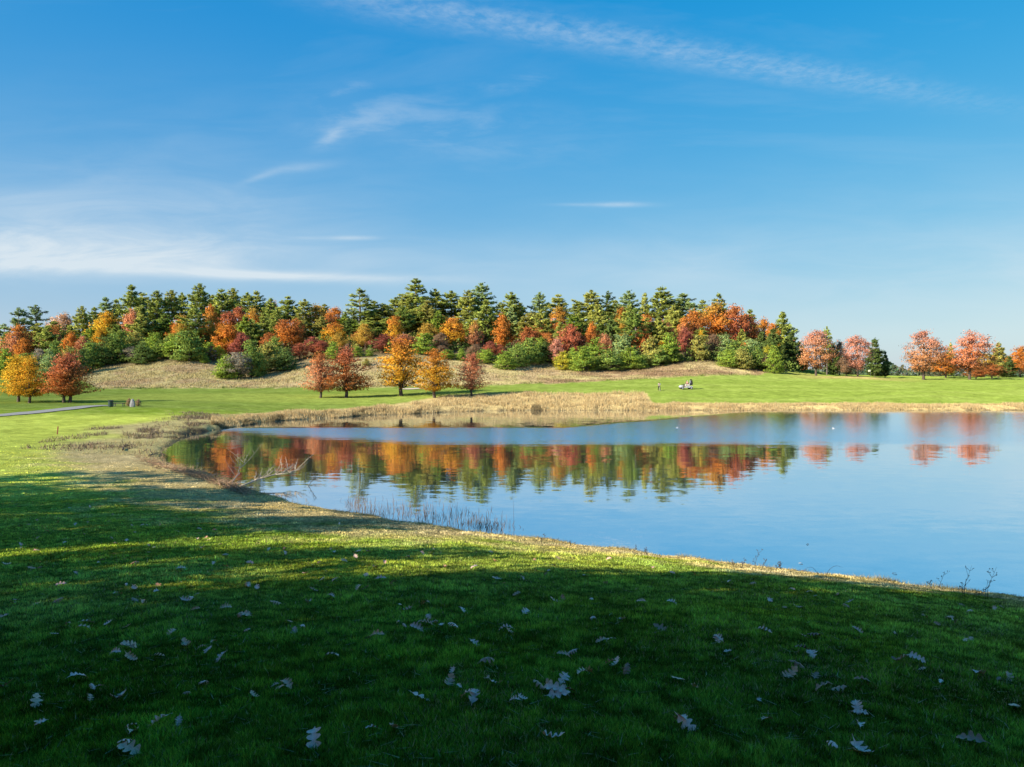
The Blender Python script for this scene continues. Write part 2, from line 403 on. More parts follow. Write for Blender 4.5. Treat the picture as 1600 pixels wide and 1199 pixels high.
# ------------------------------------------------------------------ water
def build_water():
    x0, x1 = SP[:, 0].min() - 3, SP[:, 0].max() + 3; y0, y1 = SP[:, 1].min() - 3, SP[:, 1].max() + 3
    me = new_mesh('water', [(x0, y0, 0), (x1, y0, 0), (x1, y1, 0), (x0, y1, 0)], [(0, 1, 2, 3)])
    m, nt, out = mat('water')
    pos = geo_pos(nt); sp = N(nt, 'ShaderNodeSeparateXYZ'); nt.links.new(pos, sp.inputs[0])
    X, Y = sp.outputs[0], sp.outputs[1]
    def mp(sx, sy, off=(0, 0, 0)):
        q = N(nt, 'ShaderNodeMapping'); q.inputs['Scale'].default_value = (sx, sy, 1); q.inputs['Location'].default_value = off; nt.links.new(pos, q.inputs[0]); return q.outputs[0]
    wob = noise(nt, 1, 3, .5, mp(.05, .12))
    w = math_(nt, 'MULTIPLY', math_(nt, 'SUBTRACT', wob.outputs[0], .5), 9)
    # wind-ruffled belt across the pond
    lo = math_(nt, 'ADD', math_(nt, 'MULTIPLY', math_(nt, 'MAXIMUM', math_(nt, 'SUBTRACT', math_(nt, 'MULTIPLY', X, -1), 8), 0), .62), 64.5)
    st = noise(nt, 1, 4, .6, mp(.10, 1.1, (5, 5, 0))); stv = math_(nt, 'MULTIPLY', math_(nt, 'SUBTRACT', st.outputs[0], .5), 12)
    a1 = math_(nt, 'SUBTRACT', math_(nt, 'ADD', math_(nt, 'ADD', Y, stv), math_(nt, 'MULTIPLY', w, .3)), lo)
    f1 = mapr(nt, a1, -4.5, 4.5, 0, 1, smooth=True)
    a2 = math_(nt, 'ADD', Y, math_(nt, 'MULTIPLY', w, .35))
    hi = math_(nt, 'ADD', math_(nt, 'MULTIPLY', math_(nt, 'MAXIMUM', math_(nt, 'SUBTRACT', X, 6), 0), 1.1), 84)
    f2 = mapr(nt, math_(nt, 'SUBTRACT', hi, a2), -1.5, 2.0, 0, 1, smooth=True)
    f3 = mapr(nt, X, 5, 50, 1, .35, smooth=True)
    belt = math_(nt, 'MULTIPLY', math_(nt, 'MULTIPLY', f1, f2), f3)
    n1 = noise(nt, 1, 3, .55, mp(.9, 1.8), dist=.3); n2 = noise(nt, 1, 2, .5, mp(5.5, 8.0, (3, 7, 0))); n3 = noise(nt, 1, 2, .5, mp(.12, .5, (8, 1, 0)))
    def slope(n, ax, ay):
        s = N(nt, 'ShaderNodeVectorMath', operation='SUBTRACT'); nt.links.new(n.outputs['Color'], s.inputs[0]); s.inputs[1].default_value = (.5, .5, .5)
        k = N(nt, 'ShaderNodeVectorMath', operation='MULTIPLY'); nt.links.new(s.outputs[0], k.inputs[0]); k.inputs[1].default_value = (ax, ay, 0); return k.outputs[0]
    def vadd(a, b):
        s = N(nt, 'ShaderNodeVectorMath', operation='ADD')
        for i, v in enumerate((a, b)):
            if hasattr(v, 'is_linked'): nt.links.new(v, s.inputs[i])
            else: s.inputs[i].default_value = v
        return s.outputs[0]
    def vsc(a, k):
        s = N(nt, 'ShaderNodeVectorMath', operation='SCALE'); nt.links.new(a, s.inputs[0])
        if hasattr(k, 'is_linked'): nt.links.new(k, s.inputs['Scale'])
        else: s.inputs['Scale'].default_value = k
        return s.outputs[0]
    calm = vadd(vadd(slope(n1, .010, .034), slope(n2, .004, .009)), slope(n3, .004, .009))
    n4 = noise(nt, 1, 2, .5, mp(16, 24, (1, 2, 0))); ruf = slope(n4, .30, .42); calm = vadd(calm, slope(n4, .004, .020))
    inc = N(nt, 'ShaderNodeNewGeometry').outputs['Incoming']; ih = N(nt, 'ShaderNodeVectorMath', operation='MULTIPLY'); nt.links.new(inc, ih.inputs[0]); ih.inputs[1].default_value = (1, 1, 0)
    # at grazing angles only the ripple faces that lean towards the eye are seen
    nrm = vadd(vadd(vadd(calm, vsc(ruf, belt)), vsc(ih.outputs[0], math_(nt, 'MULTIPLY', belt, .062))), (0, 0, 1))
    nn = N(nt, 'ShaderNodeVectorMath', operation='NORMALIZE'); nt.links.new(nrm, nn.inputs[0])
    g = N(nt, 'ShaderNodeBsdfGlossy'); g.inputs['Roughness'].default_value = .02; g.inputs['Color'].default_value = (.97, .98, 1, 1); nt.links.new(nn.outputs[0], g.inputs['Normal'])
    df = N(nt, 'ShaderNodeBsdfDiffuse'); df.inputs[0].default_value = (.015, .055, .085, 1)
    fr = N(nt, 'ShaderNodeFresnel'); fr.inputs[0].default_value = 1.33; nt.links.new(nn.outputs[0], fr.inputs['Normal'])
    fac = mapr(nt, fr.outputs[0], .02, .25, .34, .90)
    mx = N(nt, 'ShaderNodeMixShader'); nt.links.new(fac, mx.inputs[0]); nt.links.new(df.outputs[0], mx.inputs[1]); nt.links.new(g.outputs[0], mx.inputs[2]); nt.links.new(mx.outputs[0], out.inputs[0])
    o = obj('water', me, m); tag(o, kind='structure', label='still blue pond mirroring the autumn hill')
build_water()

# ------------------------------------------------------------------ foliage generators
def quads(P, size, ori=None, asp=1.0, up=.0, jit=.35):
    """diamond leaves centred at P; ori: preferred long axis (n,3) or None"""
    n = len(P); sz = size * (1 + jit * (rng.random(n) * 2 - 1))
    nor = rng.normal(size=(n, 3)); nor[:, 2] = np.abs(nor[:, 2]) + up; nor /= np.linalg.norm(nor, axis=1)[:, None]
    t = rng.normal(size=(n, 3)) if ori is None else ori + rng.normal(size=(n, 3)) * .35
    t -= (t * nor).sum(1)[:, None] * nor; t /= np.linalg.norm(t, axis=1)[:, None] + 1e-9
    b = np.cross(nor, t)
    L = sz[:, None] * .5; W = L * asp
    k = .15 * L * nor
    V = np.stack([P - t * L, P + b * W - t * L * .1 + k, P + t * L, P - b * W + t * L * .15 - k], 1).reshape(-1, 3)
    return V, np.arange(4 * n).reshape(n, 4)
def leafcol(n, lo=.65, hi=1.35, hue=.12):
    v = lo + (hi - lo) * rng.random(n); h = rng.normal(size=n) * hue
    C = np.stack([v * (1 + h), v, v * (1 - h)], 1); return np.repeat(np.clip(C, .05, 2.5), 4, 0)

def envelope(kind, t):
    if kind == 'round': return np.sin(np.pi * np.clip(t, 0, 1) ** .75) ** .6
    if kind == 'pyramid': return np.clip((1 - t) ** .55, 0, 1) * np.clip(t * 4 + .6, 0, 1)
    if kind == 'oval': return np.sin(np.pi * np.clip(t * .92 + .06, 0, 1) ** .9) ** .75
    if kind == 'bush': return np.clip(1 - t ** 1.7, 0, 1) ** .8 * np.clip(t * 4 + .72, 0, 1)
    if kind == 'cone': return np.clip(1 - t, 0, 1) ** .8 * np.clip(t * 5 + .75, 0, 1)
def broadleaf(name, H, W, cb, kind, nc, nl, leaf, cr=.13, spiky=False, lump=.25, shell=.45):
    """crown and trunk meshes of a broadleaf tree, total height H, crown width W, crown from cb up"""
    ch = H - cb; cen = []
    ph = rng.random(4) * 6.28
    while len(cen) < nc:
        t = rng.random(); a = rng.random() * 2 * np.pi
        e = float(envelope(kind, np.array(t)))
        if rng.random() > e * 1.15 + .12: continue
        wob = 1 + lump * (math.sin(2 * a + ph[0] + 3 * t) * .5 + math.sin(3 * a + ph[1] - 5 * t) * .5)
        r = e * rng.random() ** shell * wob * .5 * W * .92
        cen.append((r * math.cos(a), r * math.sin(a), cb + t * ch * .97))
    cen = np.array(cen); per = nl // nc; P = []; O = []
    ctr = np.array([0, 0, cb + ch * .35]); shade = []
    for c in cen:
        d = rng.normal(size=(per, 3)) * W * cr * .5 * rnd(.6, 1.35)
        if spiky:
            out = c - np.array([0, 0, c[2] - W * .05]); out /= np.linalg.norm(out) + 1e-6
            d = d * np.array([1, 1, .38]) + out[None] * (rng.random((per, 1)) - .5) * W * .26 + np.array([0, 0, -1])[None] * .0
        else: d[:, 2] *= .62
        P.append(c + d); shade.append(np.full(per, rnd(.78, 1.22)))
    P = np.vstack(P); P[:, 2] = np.maximum(P[:, 2], cb * .75 + .1)
    V, Fc = quads(P, leaf, None, .75)
    me = new_mesh(name + '_crown', V, Fc); cl = leafcol(len(P)) * np.repeat(np.concatenate(shade), 4)[:, None]; set_col(me, cl)
    mb = MB(); tr = H * .017 + .06
    mb.tube([(0, 0, -.4), (0, 0, .0), (rnd(-.08, .08), rnd(-.08, .08), cb * .6), (rnd(-.15, .15), rnd(-.15, .15), cb + ch * .35), (rnd(-.2, .2), rnd(-.2, .2), H * .9)], [tr * 1.5, tr * 1.2, tr, tr * .7, tr * .12], 8)
    idx = rng.permutation(nc)[:min(nc, 30)]
    for i in idx:
        c = cen[i]; h0 = min(max(cb * .8, c[2] - ch * .28 - rnd(0, .1) * ch), H * .8)
        mid = (c[0] * .5, c[1] * .5, (h0 + c[2]) / 2 + rnd(-.02, .06) * ch)
        mb.tube([(0, 0, h0), mid, tuple(c)], [tr * .42, tr * .25, tr * .06], 5, False)
    tm = mb.mesh(name + '_trunk', True)
    me.materials.append(M_fol); tm.materials.append(M_bark)
    return me, tm, H, W
def pine(name, H, W, cb, nwh, dens=1.0, sparse=0, top=.35, seedw=0):
    mb = MB(); tr = H * .011 + .05; mb.tube([(0, 0, -.6), (0, 0, 0), (rnd(-.1, .1), rnd(-.1, .1), H * .5), (rnd(-.1, .1), rnd(-.1, .1), H * .97)], [tr * 1.3, tr, tr * .7, tr * .1], 7)
    P = []; O = []; sh = []
    asym = [rnd(.7, 1.15) for _ in range(6)]; lx, ly = rnd(-.02, .02), rnd(-.02, .02)
    nwh = int(nwh * 1.35)
    for k in range(nwh):
        t = (k + rnd(-.8, .8)) / (nwh - 1); t = min(max(t, 0), 1); h = cb + (H - cb) * t * .985
        prof = ((1 - t) ** (.50 + .35 * t)) * (.6 + .4 * min(1, t * 3)) + .03
        prof *= rnd(.82, 1.1)
        nb = random.choice((3, 4, 4, 5)); a0 = rnd(0, 6.28)
        for b in range(nb):
            if random.random() < sparse + .04: continue
            a = a0 + b * 2 * math.pi / nb + rnd(-.5, .5); L = W * .5 * prof * rnd(.45, 1.35) * asym[int(a / 1.05) % 6] + .12
            rise = rnd(.1, .5) * L + (L * .5 if t > .85 else 0) - (L * .12 if t < .3 else 0)
            dx, dy = math.cos(a), math.sin(a)
            tip = (dx * L, dy * L, h + rise)
            mb.tube([(0, 0, h), (dx * L * .55, dy * L * .55, h + rise * .3), tip], [tr * .28, tr * .16, tr * .03], 4, False)
            m = max(5, int(L * 32 * dens)); u = .25 + .78 * rng.random(m) ** .8
            lat = (rng.random(m) - .5) * L * .5 * (1.25 - u)
            z = h + rise * u ** 1.7 + rng.normal(size=m) * .19 + .1
            P.append(np.stack([dx * L * u - dy * lat, dy * L * u + dx * lat, z], 1))
            O.append(np.tile([dx, dy, .45], (m, 1)) + np.stack([-dy * lat, dx * lat, lat * 0], 1) * .8); sh.append(np.full(m, rnd(.75, 1.25)))
    m = 14; P.append(np.stack([rng.normal(size=m) * .09, rng.normal(size=m) * .09, H * (1 - .045 * rng.random(m) * 1.2)], 1)); O.append(np.tile([0, 0, 1.], (m, 1))); sh.append(np.ones(m))
    P = np.vstack(P); O = np.vstack(O); O /= np.linalg.norm(O, axis=1)[:, None]
    P2 = np.vstack([P, P + rng.normal(size=P.shape) * .13]); O2 = np.vstack([O, O + rng.normal(size=O.shape) * .5])
    V, Fc = quads(P2, .40, O2, .40, up=.15)
    me = new_mesh(name + '_crown', V, Fc); cl = leafcol(len(P2), .65, 1.35, .08) * np.repeat(np.tile(np.concatenate(sh), 2), 4)[:, None]; set_col(me, cl)
    tm = mb.mesh(name + '_trunk', True); me.materials.append(M_needle); tm.materials.append(M_pinebark)
    return me, tm, H, W

LIB = {
 'pine': [pine('tall_pine', 16, 6.5, rnd(4, 6), 17, .95) for _ in range(5)],
 'sparse': [pine('sparse_pine', 16, 6.5, 5.0, 13, .9, .22) for _ in range(3)],
 'dense': [pine('dense_pine', 12, 6.5, .6, 21, 1.15) for _ in range(4)],
 'bush': [broadleaf('bush', 6, 5.2, .15, 'bush', 100, 4200, .27, .13, spiky=True, shell=.35) for _ in range(5)],
 'round': [broadleaf('round', 9, 7.5, 1.4, 'round', 95, 5600, .30, .14, lump=.4) for _ in range(5)],
 'pin': [broadleaf('pin', 8.8, 6.6, 1.45, 'pyramid', 170, 7600, .21, .11, spiky=True, lump=.35, shell=.5) for _ in range(4)],
 'maple': [broadleaf('maple', 12, 9.5, 2.2, 'oval', 170, 9000, .27, .11, lump=.3, shell=.5) for _ in range(4)],
 'shrub': [broadleaf('shrub', 3, 3.6, .1, 'round', 60, 1500, .2, .14) for _ in range(3)],
}
def put_tree(kind, base, h, w, colr, label, cat, name, group=None, top=None, var=None, rz=None):
    me, tm, H, W = LIB[kind][var if var is not None else random.randrange(len(LIB[kind]))]
    t = thing(name, label, cat, base, rnd(0, 6.28) if rz is None else rz, group)
    t.scale = (w / W, w / W * rnd(.92, 1.08), h / H)
    c = obj('crown', me, None, t); k = obj('trunk', tm, None, t)
    j = rnd(.9, 1.1); c.color = (colr[0] * j, colr[1] * j, colr[2] * j, 1)
    tc = top or colr; c['top_colour'] = (tc[0] * j, tc[1] * j, tc[2] * j)
    return t

CO = dict(
 pine=(.40, .46, .10), pine2=(.50, .52, .115), dark=(.17, .24, .065), blue=(.34, .44, .16), bright=(.32, .43, .065), olive=(.46, .43, .11), young=(.28, .38, .08), yellowgreen=(.58, .52, .06),
 orange=(.72, .27, .055), rust=(.56, .205, .065), gold=(.78, .42, .045), yellow=(.85, .52, .05), red=(.54, .17, .09), crimson=(.42, .13, .09), salmon=(.68, .30, .15), peach=(.72, .42, .24), ogold=(.54, .34, .065),
 brown=(.36, .23, .14), grey=(.42, .36, .26), pink=(.68, .31, .21), pinkorange=(.68, .33, .15), mapo=(.70, .27, .12))
NAMES = dict(pine='green', pine2='light green', dark='dark green', blue='blue green', bright='bright green', olive='olive green', young='mid green', yellowgreen='yellow green', orange='orange', rust='rusty orange', gold='golden',
 yellow='yellow gold', red='red', crimson='crimson', salmon='salmon orange', peach='peach', ogold='olive gold', brown='brown', grey='grey', pink='pinkish red', pinkorange='pinkish orange', mapo='orange red')
ORD = 'first second third fourth fifth sixth seventh eighth ninth tenth eleventh twelfth thirteenth fourteenth fifteenth sixteenth seventeenth eighteenth nineteenth'.split()
def ordw(n):
    if n <= 19: return ORD[n - 1]
    t = {2: 'twenti', 3: 'thirti', 4: 'forti', 5: 'fifti', 6: 'sixti', 7: 'seventi'}[n // 10]
    return (t + 'eth') if n % 10 == 0 else t[:-1] + 'y-' + ORD[n % 10 - 1]

# ridge pines: (px, top py, width px, depth, kind, colour)
ridge = [(6, 506, 30, 235, 'sparse', 'blue'), (30, 481, 36, 232, 'sparse', 'blue'), (56, 478, 36, 236, 'sparse', 'blue'), (128, 480, 28, 226, 'pine', 'pine2'), (147, 481, 22, 234, 'pine', 'pine'), (165, 466, 26, 240, 'pine', 'blue'), (182, 469, 24, 246, 'pine', 'pine'),
 (205, 447, 34, 238, 'pine', 'pine'), (223, 459, 28, 244, 'pine', 'pine2'), (245, 456, 32, 238, 'pine', 'pine'), (268, 455, 30, 243, 'pine', 'pine2'), (284, 459, 24, 250, 'pine', 'pine'), (312, 445, 34, 241, 'pine', 'pine'), (332, 462, 26, 250, 'pine', 'pine2'), (346, 453, 34, 240, 'pine', 'pine'),
 (364, 452, 32, 246, 'pine', 'pine2'), (386, 459, 28, 240, 'pine', 'pine'), (401, 456, 32, 246, 'pine', 'pine2'), (423, 467, 26, 238, 'pine', 'pine'), (450, 464, 34, 244, 'pine', 'pine'), (476, 469, 32, 236, 'pine', 'pine2'), (507, 476, 22, 250, 'pine', 'pine'),
 (562, 452, 46, 232, 'sparse', 'pine'), (584, 471, 34, 240, 'pine', 'pine'), (600, 477, 30, 236, 'pine', 'pine2'), (618, 466, 32, 243, 'pine', 'pine'), (634, 462, 34, 234, 'pine', 'pine2'), (650, 437, 46, 238, 'pine', 'pine'), (680, 453, 30, 241, 'pine', 'pine2'), (664, 470, 32, 232, 'pine', 'pine'), (705, 456, 38, 243, 'pine', 'pine'),
 (732, 455, 30, 238, 'pine', 'pine2'), (752, 444, 34, 242, 'pine', 'blue'), (781, 474, 26, 250, 'pine', 'pine'), (799, 458, 32, 240, 'pine', 'pine'), (812, 474, 28, 246, 'pine', 'pine2'), (843, 458, 24, 244, 'pine', 'blue'), (872, 461, 36, 250, 'pine', 'pine2'), (902, 474, 30, 238, 'pine', 'pine'), (924, 455, 42, 243, 'pine', 'pine2'), (950, 456, 22, 250, 'sparse', 'dark'),
 (962, 470, 30, 244, 'pine', 'pine'), (982, 456, 38, 238, 'pine', 'blue'), (1008, 459, 20, 252, 'pine', 'pine2'), (1033, 450, 38, 240, 'pine', 'pine'), (1067, 460, 40, 243, 'pine', 'blue'), (1098, 470, 26, 252, 'pine', 'pine2'), (1124, 459, 32, 256, 'sparse', 'pine'), (1172, 485, 26, 250, 'pine', 'pine'),
 (1223, 490, 44, 226, 'dense', 'pine')]
mid = [(60, 506, 34, 226, 'pine', 'pine2'), (84, 503, 40, 224, 'pine', 'pine'), (110, 512, 34, 222, 'dense', 'pine'), (38, 520, 36, 220, 'dense', 'olive'), (10, 520, 34, 222, 'dense', 'young'), (100, 530, 36, 214, 'dense', 'olive'), (150, 500, 30, 226, 'dense', 'young'), (183, 508, 34, 218, 'dense', 'young'), (226, 510, 30, 222, 'dense', 'pine'), (262, 500, 34, 224, 'dense', 'bright'),
 (302, 512, 40, 214, 'dense', 'pine'), (335, 515, 36, 222, 'dense', 'dark'), (392, 500, 36, 220, 'dense', 'pine'), (412, 490, 30, 228, 'pine', 'pine'), (470, 495, 30, 224, 'pine', 'olive'), (503, 495, 30, 228, 'dense', 'olive'), (545, 498, 30, 226, 'dense', 'dark'), (576, 497, 44, 222, 'pine', 'pine'), (606, 497, 42, 224, 'pine', 'pine'), (640, 485, 50, 226, 'pine', 'pine'),
 (760, 470, 52, 222, 'dense', 'pine'), (737, 495, 36, 224, 'dense', 'pine'), (798, 482, 38, 226, 'dense', 'blue'), (815, 500, 30, 224, 'dense', 'pine'), (905, 492, 36, 226, 'dense', 'pine'), (935, 478, 44, 226, 'dense', 'pine2'), (956, 494, 34, 220, 'dense', 'dark'), (984, 480, 40, 228, 'dense', 'pine'), (1028, 495, 26, 226, 'dense', 'dark'), (1053, 478, 34, 230, 'dense', 'pine2'),
 (1190, 520, 36, 222, 'dense', 'dark'), (1208, 515, 40, 216, 'dense', 'dark'), (1238, 520, 32, 220, 'dense', 'dark'), (1160, 520, 40, 224, 'dense', 'dark'), (1120, 510, 44, 226, 'dense', 'dark')]
autumn = [(27, 507, 38, 216, 'salmon', 'orange'), (36, 528, 26, 210, 'orange', None), (100, 492, 34, 232, 'peach', None), (86, 496, 26, 236, 'peach', None), (111, 521, 24, 212, 'orange', None), (130, 525, 22, 212, 'salmon', None), (165, 486, 40, 224, 'yellow', 'gold'), (157, 512, 20, 216, 'gold', None), (205, 491, 32, 224, 'salmon', None), (238, 506, 24, 222, 'gold', None), (283, 499, 30, 222, 'orange', None),
 (318, 508, 26, 222, 'rust', None), (354, 487, 38, 226, 'orange', 'red'), (373, 482, 30, 232, 'rust', 'red'), (357, 508, 42, 214, 'orange', None), (376, 520, 34, 210, 'crimson', None), (426, 471, 30, 250, 'orange', None), (495, 478, 42, 240, 'ogold', None), (524, 482, 34, 238, 'orange', None), (515, 490, 20, 232, 'rust', None), (448, 499, 42, 216, 'orange', 'rust'), (468, 536, 26, 204, 'red', None), (489, 526, 26, 208, 'crimson', None), (503, 532, 24, 206, 'red', 'crimson'), (523, 504, 38, 216, 'gold', 'orange'),
 (563, 517, 34, 214, 'ogold', 'rust'), (580, 520, 22, 212, 'red', None), (600, 522, 34, 206, 'crimson', None), (630, 522, 40, 206, 'red', 'salmon'), (668, 506, 36, 212, 'ogold', None), (693, 493, 28, 226, 'ogold', None), (708, 498, 42, 214, 'gold', 'orange'), (688, 520, 24, 208, 'brown', None), (766, 533, 22, 206, 'red', 'crimson'), (780, 538, 18, 206, 'red', None), (530, 520, 26, 208, 'ogold', None),
 (829, 490, 34, 228, 'ogold', 'olive'), (850, 498, 34, 220, 'rust', None), (826, 511, 34, 214, 'red', 'rust'), (853, 520, 24, 210, 'brown', 'rust'), (874, 481, 36, 232, 'orange', 'ogold'), (893, 507, 36, 208, 'red', None), (870, 530, 22, 204, 'pink', None), (945, 522, 26, 208, 'salmon', None), (970, 480, 28, 236, 'ogold', 'orange'), (1010, 492, 30, 222, 'rust', 'orange'), (1003, 512, 28, 212, 'rust', None), (1048, 481, 24, 238, 'salmon', None), (1044, 505, 22, 216, 'red', 'salmon'),
 (1085, 487, 42, 222, 'rust', 'orange'), (1070, 512, 24, 212, 'crimson', None), (1122, 472, 60, 228, 'orange', 'ogold'), (1148, 480, 44, 226, 'red', 'rust'), (1168, 492, 40, 230, 'rust', 'red'), (1193, 500, 30, 236, 'ogold', 'orange'), (1208, 505, 24, 226, 'ogold', 'orange')]
_r = random.Random(21)
_rx = [0, 30, 130, 205, 312, 450, 507, 562, 650, 752, 843, 924, 1033, 1122, 1168, 1215]; _ry = [505, 482, 480, 450, 448, 465, 478, 462, 445, 450, 462, 458, 454, 474, 492, 515]
for k in range(62):
    px_ = 14 + k * 19.3 + _r.uniform(-8, 8); rl = float(np.interp(px_, _rx, _ry)); q = _r.random()
    ty = rl + _r.uniform(16, 56)
    if q < .62: mid.append((px_, ty, _r.uniform(28, 42), _r.uniform(212, 236), _r.choice(('pine', 'pine', 'dense')), _r.choice(('pine', 'pine2', 'pine2', 'olive', 'bright', 'young'))))
    else: autumn.append((px_, ty + 8, _r.uniform(20, 32), _r.uniform(209, 232), _r.choice(('orange', 'ogold', 'ogold', 'rust', 'salmon', 'gold')), _r.choice((None, 'ogold', 'orange'))))
# bushes and young pines at the foot of the wood: px, top, width, base py, colour
foot = [(62, 545, 24, 582, 'grey'), (45, 548, 34, 590, 'young'), (86, 530, 34, 585, 'young'), (78, 548, 30, 592, 'blue'), (110, 540, 34, 586, 'olive'), (130, 542, 26, 584, 'dark'), (8, 545, 30, 590, 'bright'), (140, 532, 30, 578, 'young'), (149, 545, 20, 572, 'bright'), (165, 522, 42, 570, 'dark'), (188, 514, 38, 566, 'young'), (205, 542, 26, 566, 'grey'), (222, 535, 36, 569, 'dark'), (212, 520, 34, 560, 'olive'), (240, 520, 36, 560, 'bright'), (255, 530, 36, 560, 'young'), (296, 512, 50, 565, 'young'), (272, 522, 38, 560, 'bright'),
 (320, 553, 12, 568, 'bright'), (326, 535, 26, 560, 'bright'), (341, 541, 26, 562, 'yellowgreen'), (352, 556, 32, 592, 'bright'), (372, 551, 42, 592, 'grey'), (393, 532, 36, 590, 'young'), (404, 545, 26, 588, 'olive'), (361, 570, 34, 590, 'young'), (420, 535, 46, 582, 'olive'), (447, 545, 32, 580, 'dark'), (428, 528, 34, 574, 'young'), (413, 552, 28, 582, 'grey'), (522, 533, 24, 562, 'bright'), (558, 540, 18, 558, 'bright'), (577, 546, 13, 557, 'bright'), (572, 560, 12, 572, 'olive'), (543, 538, 16, 560, 'brown'), (662, 517, 34, 554, 'bright'), (690, 540, 22, 556, 'brown'),
 (700, 546, 26, 562, 'bright'), (721, 545, 17, 564, 'bright'), (760, 545, 34, 568, 'bright'), (744, 538, 26, 562, 'brown'), (790, 546, 34, 578, 'bright'), (808, 538, 34, 574, 'young'), (828, 528, 38, 570, 'young'), (852, 532, 34, 566, 'dark'), (846, 526, 30, 564, 'bright'), (880, 548, 28, 579, 'yellowgreen'), (894, 545, 26, 578, 'bright'), (911, 541, 38, 581, 'bright'), (932, 530, 36, 575, 'bright'), (950, 545, 42, 579, 'young'), (974, 520, 44, 570, 'blue'), (985, 541, 40, 577, 'bright'), (1001, 552, 24, 576, 'young'),
 (1020, 526, 38, 571, 'olive'), (1034, 532, 18, 566, 'yellow'), (1046, 520, 36, 568, 'bright'), (1030, 545, 30, 572, 'young'), (1055, 540, 24, 566, 'dark'), (1076, 545, 16, 563, 'brown'), (1092, 520, 34, 562, 'olive'), (1096, 517, 14, 548, 'yellow'), (1113, 522, 24, 560, 'brown'), (1132, 521, 38, 562, 'blue'), (1150, 530, 46, 572, 'young'), (1138, 545, 30, 574, 'bright'), (1172, 527, 38, 572, 'blue'), (1160, 545, 34, 577, 'olive'), (1184, 542, 28, 577, 'young'), (1198, 556, 26, 580, 'brown'), (1210, 540, 24, 584, 'bright'), (1200, 540, 20, 574, 'yellowgreen')]

# ridge and slope pines
def lab(desc, i, cls, where): return f"{desc} {where}, {ordw(i)} {cls} from the left"
pl = sorted(ridge, key=lambda r: r[0]); hand = {650: 'tallest pine of the skyline, a broad layered spire', 562: 'tall open layered pine standing alone in a dip of the skyline', 30: 'left one of two flat topped open pines above the left woods', 56: 'right one of two flat topped open pines above the left woods',
 1223: 'big green pine ending the wood at its right end', 950: 'thin ragged dark pine poking up between two full pines', 6: 'blue green open pine at the left picture edge', 1124: 'sparse pine tip rising behind the big olive gold oak'}
for i, (px, ty, w, D, kind, c) in enumerate(pl):
    b = at(px, D); h = ztop(ty, D) - b.z
    cut = hand.get(px) or lab(('tall ' if ty < 462 else '') + NAMES[c] + ' pine', i + 1, 'pine', 'on the wooded ridge skyline')
    put_tree(kind, b, max(h, 4), w / F * D * rnd(1.5, 1.95), CO[c], cut, 'pine tree', 'pine_tree', 'pines along the ridge of the wooded hill')
for i, (px, ty, w, D, kind, c) in enumerate(sorted(mid)):
    b = at(px, D); h = ztop(ty, D) - b.z
    put_tree(kind, b, max(h, 3), w / F * D * 1.4, CO[c], lab(NAMES[c] + ' pine', i + 1, 'slope pine', 'below the skyline on the hill'), 'pine tree', 'pine_tree', 'pines on the hillside below the skyline')
ah = {1122: 'largest broad oak, olive gold over orange, right shoulder of the wood', 165: 'large yellow gold tree among the left pines', 27: 'salmon and orange tree at the left picture edge'}
for i, (px, ty, w, D, c, tc) in enumerate(sorted(autumn, key=lambda r: r[0])):
    b = at(px, D); h = max(ztop(ty, D) - b.z, 3.0)
    d = NAMES[c] + ((' and ' + NAMES[tc]) if tc else '')
    put_tree('round', b, h, w / F * D * 1.15, CO[c], ah.get(px) or lab(d + ' tree', i + 1, 'autumn tree', 'in the hill wood'), 'tree', 'autumn_tree', 'autumn trees within the hill wood', CO[tc] if tc else None)
for i, (px, ty, w, by, c) in enumerate(sorted(foot, key=lambda r: r[0])):
    b = hit(px, by); 
    if b.y > 215: b = at(px, 215)
    h = max(ztop(ty, b.y) - b.z, 1.2); kind = 'bush' if c not in ('brown', 'grey', 'yellow') else 'round'
    nm = 'young_pine' if kind == 'bush' else 'shrub'
    put_tree(kind, b, h, w / F * b.y * 1.12, CO[c], lab(NAMES[c] + (' bushy young pine' if kind == 'bush' else ' shrub'), i + 1, 'bush', 'at the foot of the wood'), 'shrub' if nm == 'shrub' else 'young pine', nm, 'bushes along the lower edge of the wood')

# trees standing alone on the grass
solo = [('pin', 29, 556, 50, 628, 'yellow', None, 'yellow gold tree, left of the pair beside the path'), ('pin', 46, 558, 46, 630, 'gold', None, 'golden tree touching its yellow twin beside the path'),
 ('pin', 100, 558, 50, 629.5, 'rust', 'red', 'rusty red tree, left one of the red pair beside the path'), ('pin', 109, 551, 56, 629.5, 'rust', 'red', 'tall red tree, right one of the red pair beside the path'),
 ('pin', 501, 551, 44, 622, 'salmon', 'rust', 'thin salmon brown tree, first of five across the pond'), ('pin', 541, 544, 58, 622, 'rust', 'red', 'dense dark red tree, second of five across the pond'),
 ('pin', 627, 531, 66, 618.5, 'gold', 'orange', 'largest golden tree with orange top, middle of five across the pond'), ('pin', 679, 546, 54, 622, 'gold', 'orange', 'orange gold tree with slanting crown, fourth of five across the pond'),
 ('pin', 737, 553, 42, 619, 'salmon', 'red', 'small sparse reddish brown tree, last of five across the pond')]
for k, (kind, px, ty, w, by, c, tc, lb) in enumerate(solo):
    b = hit(px, by); h = ztop(ty, b.y) - b.z
    put_tree(kind, b, h, w / F * b.y * 1.3, CO[c], lb, 'tree', 'lawn_tree', 'autumn trees standing on the grass by the pond', CO[tc] if tc else None, var=k % 4)
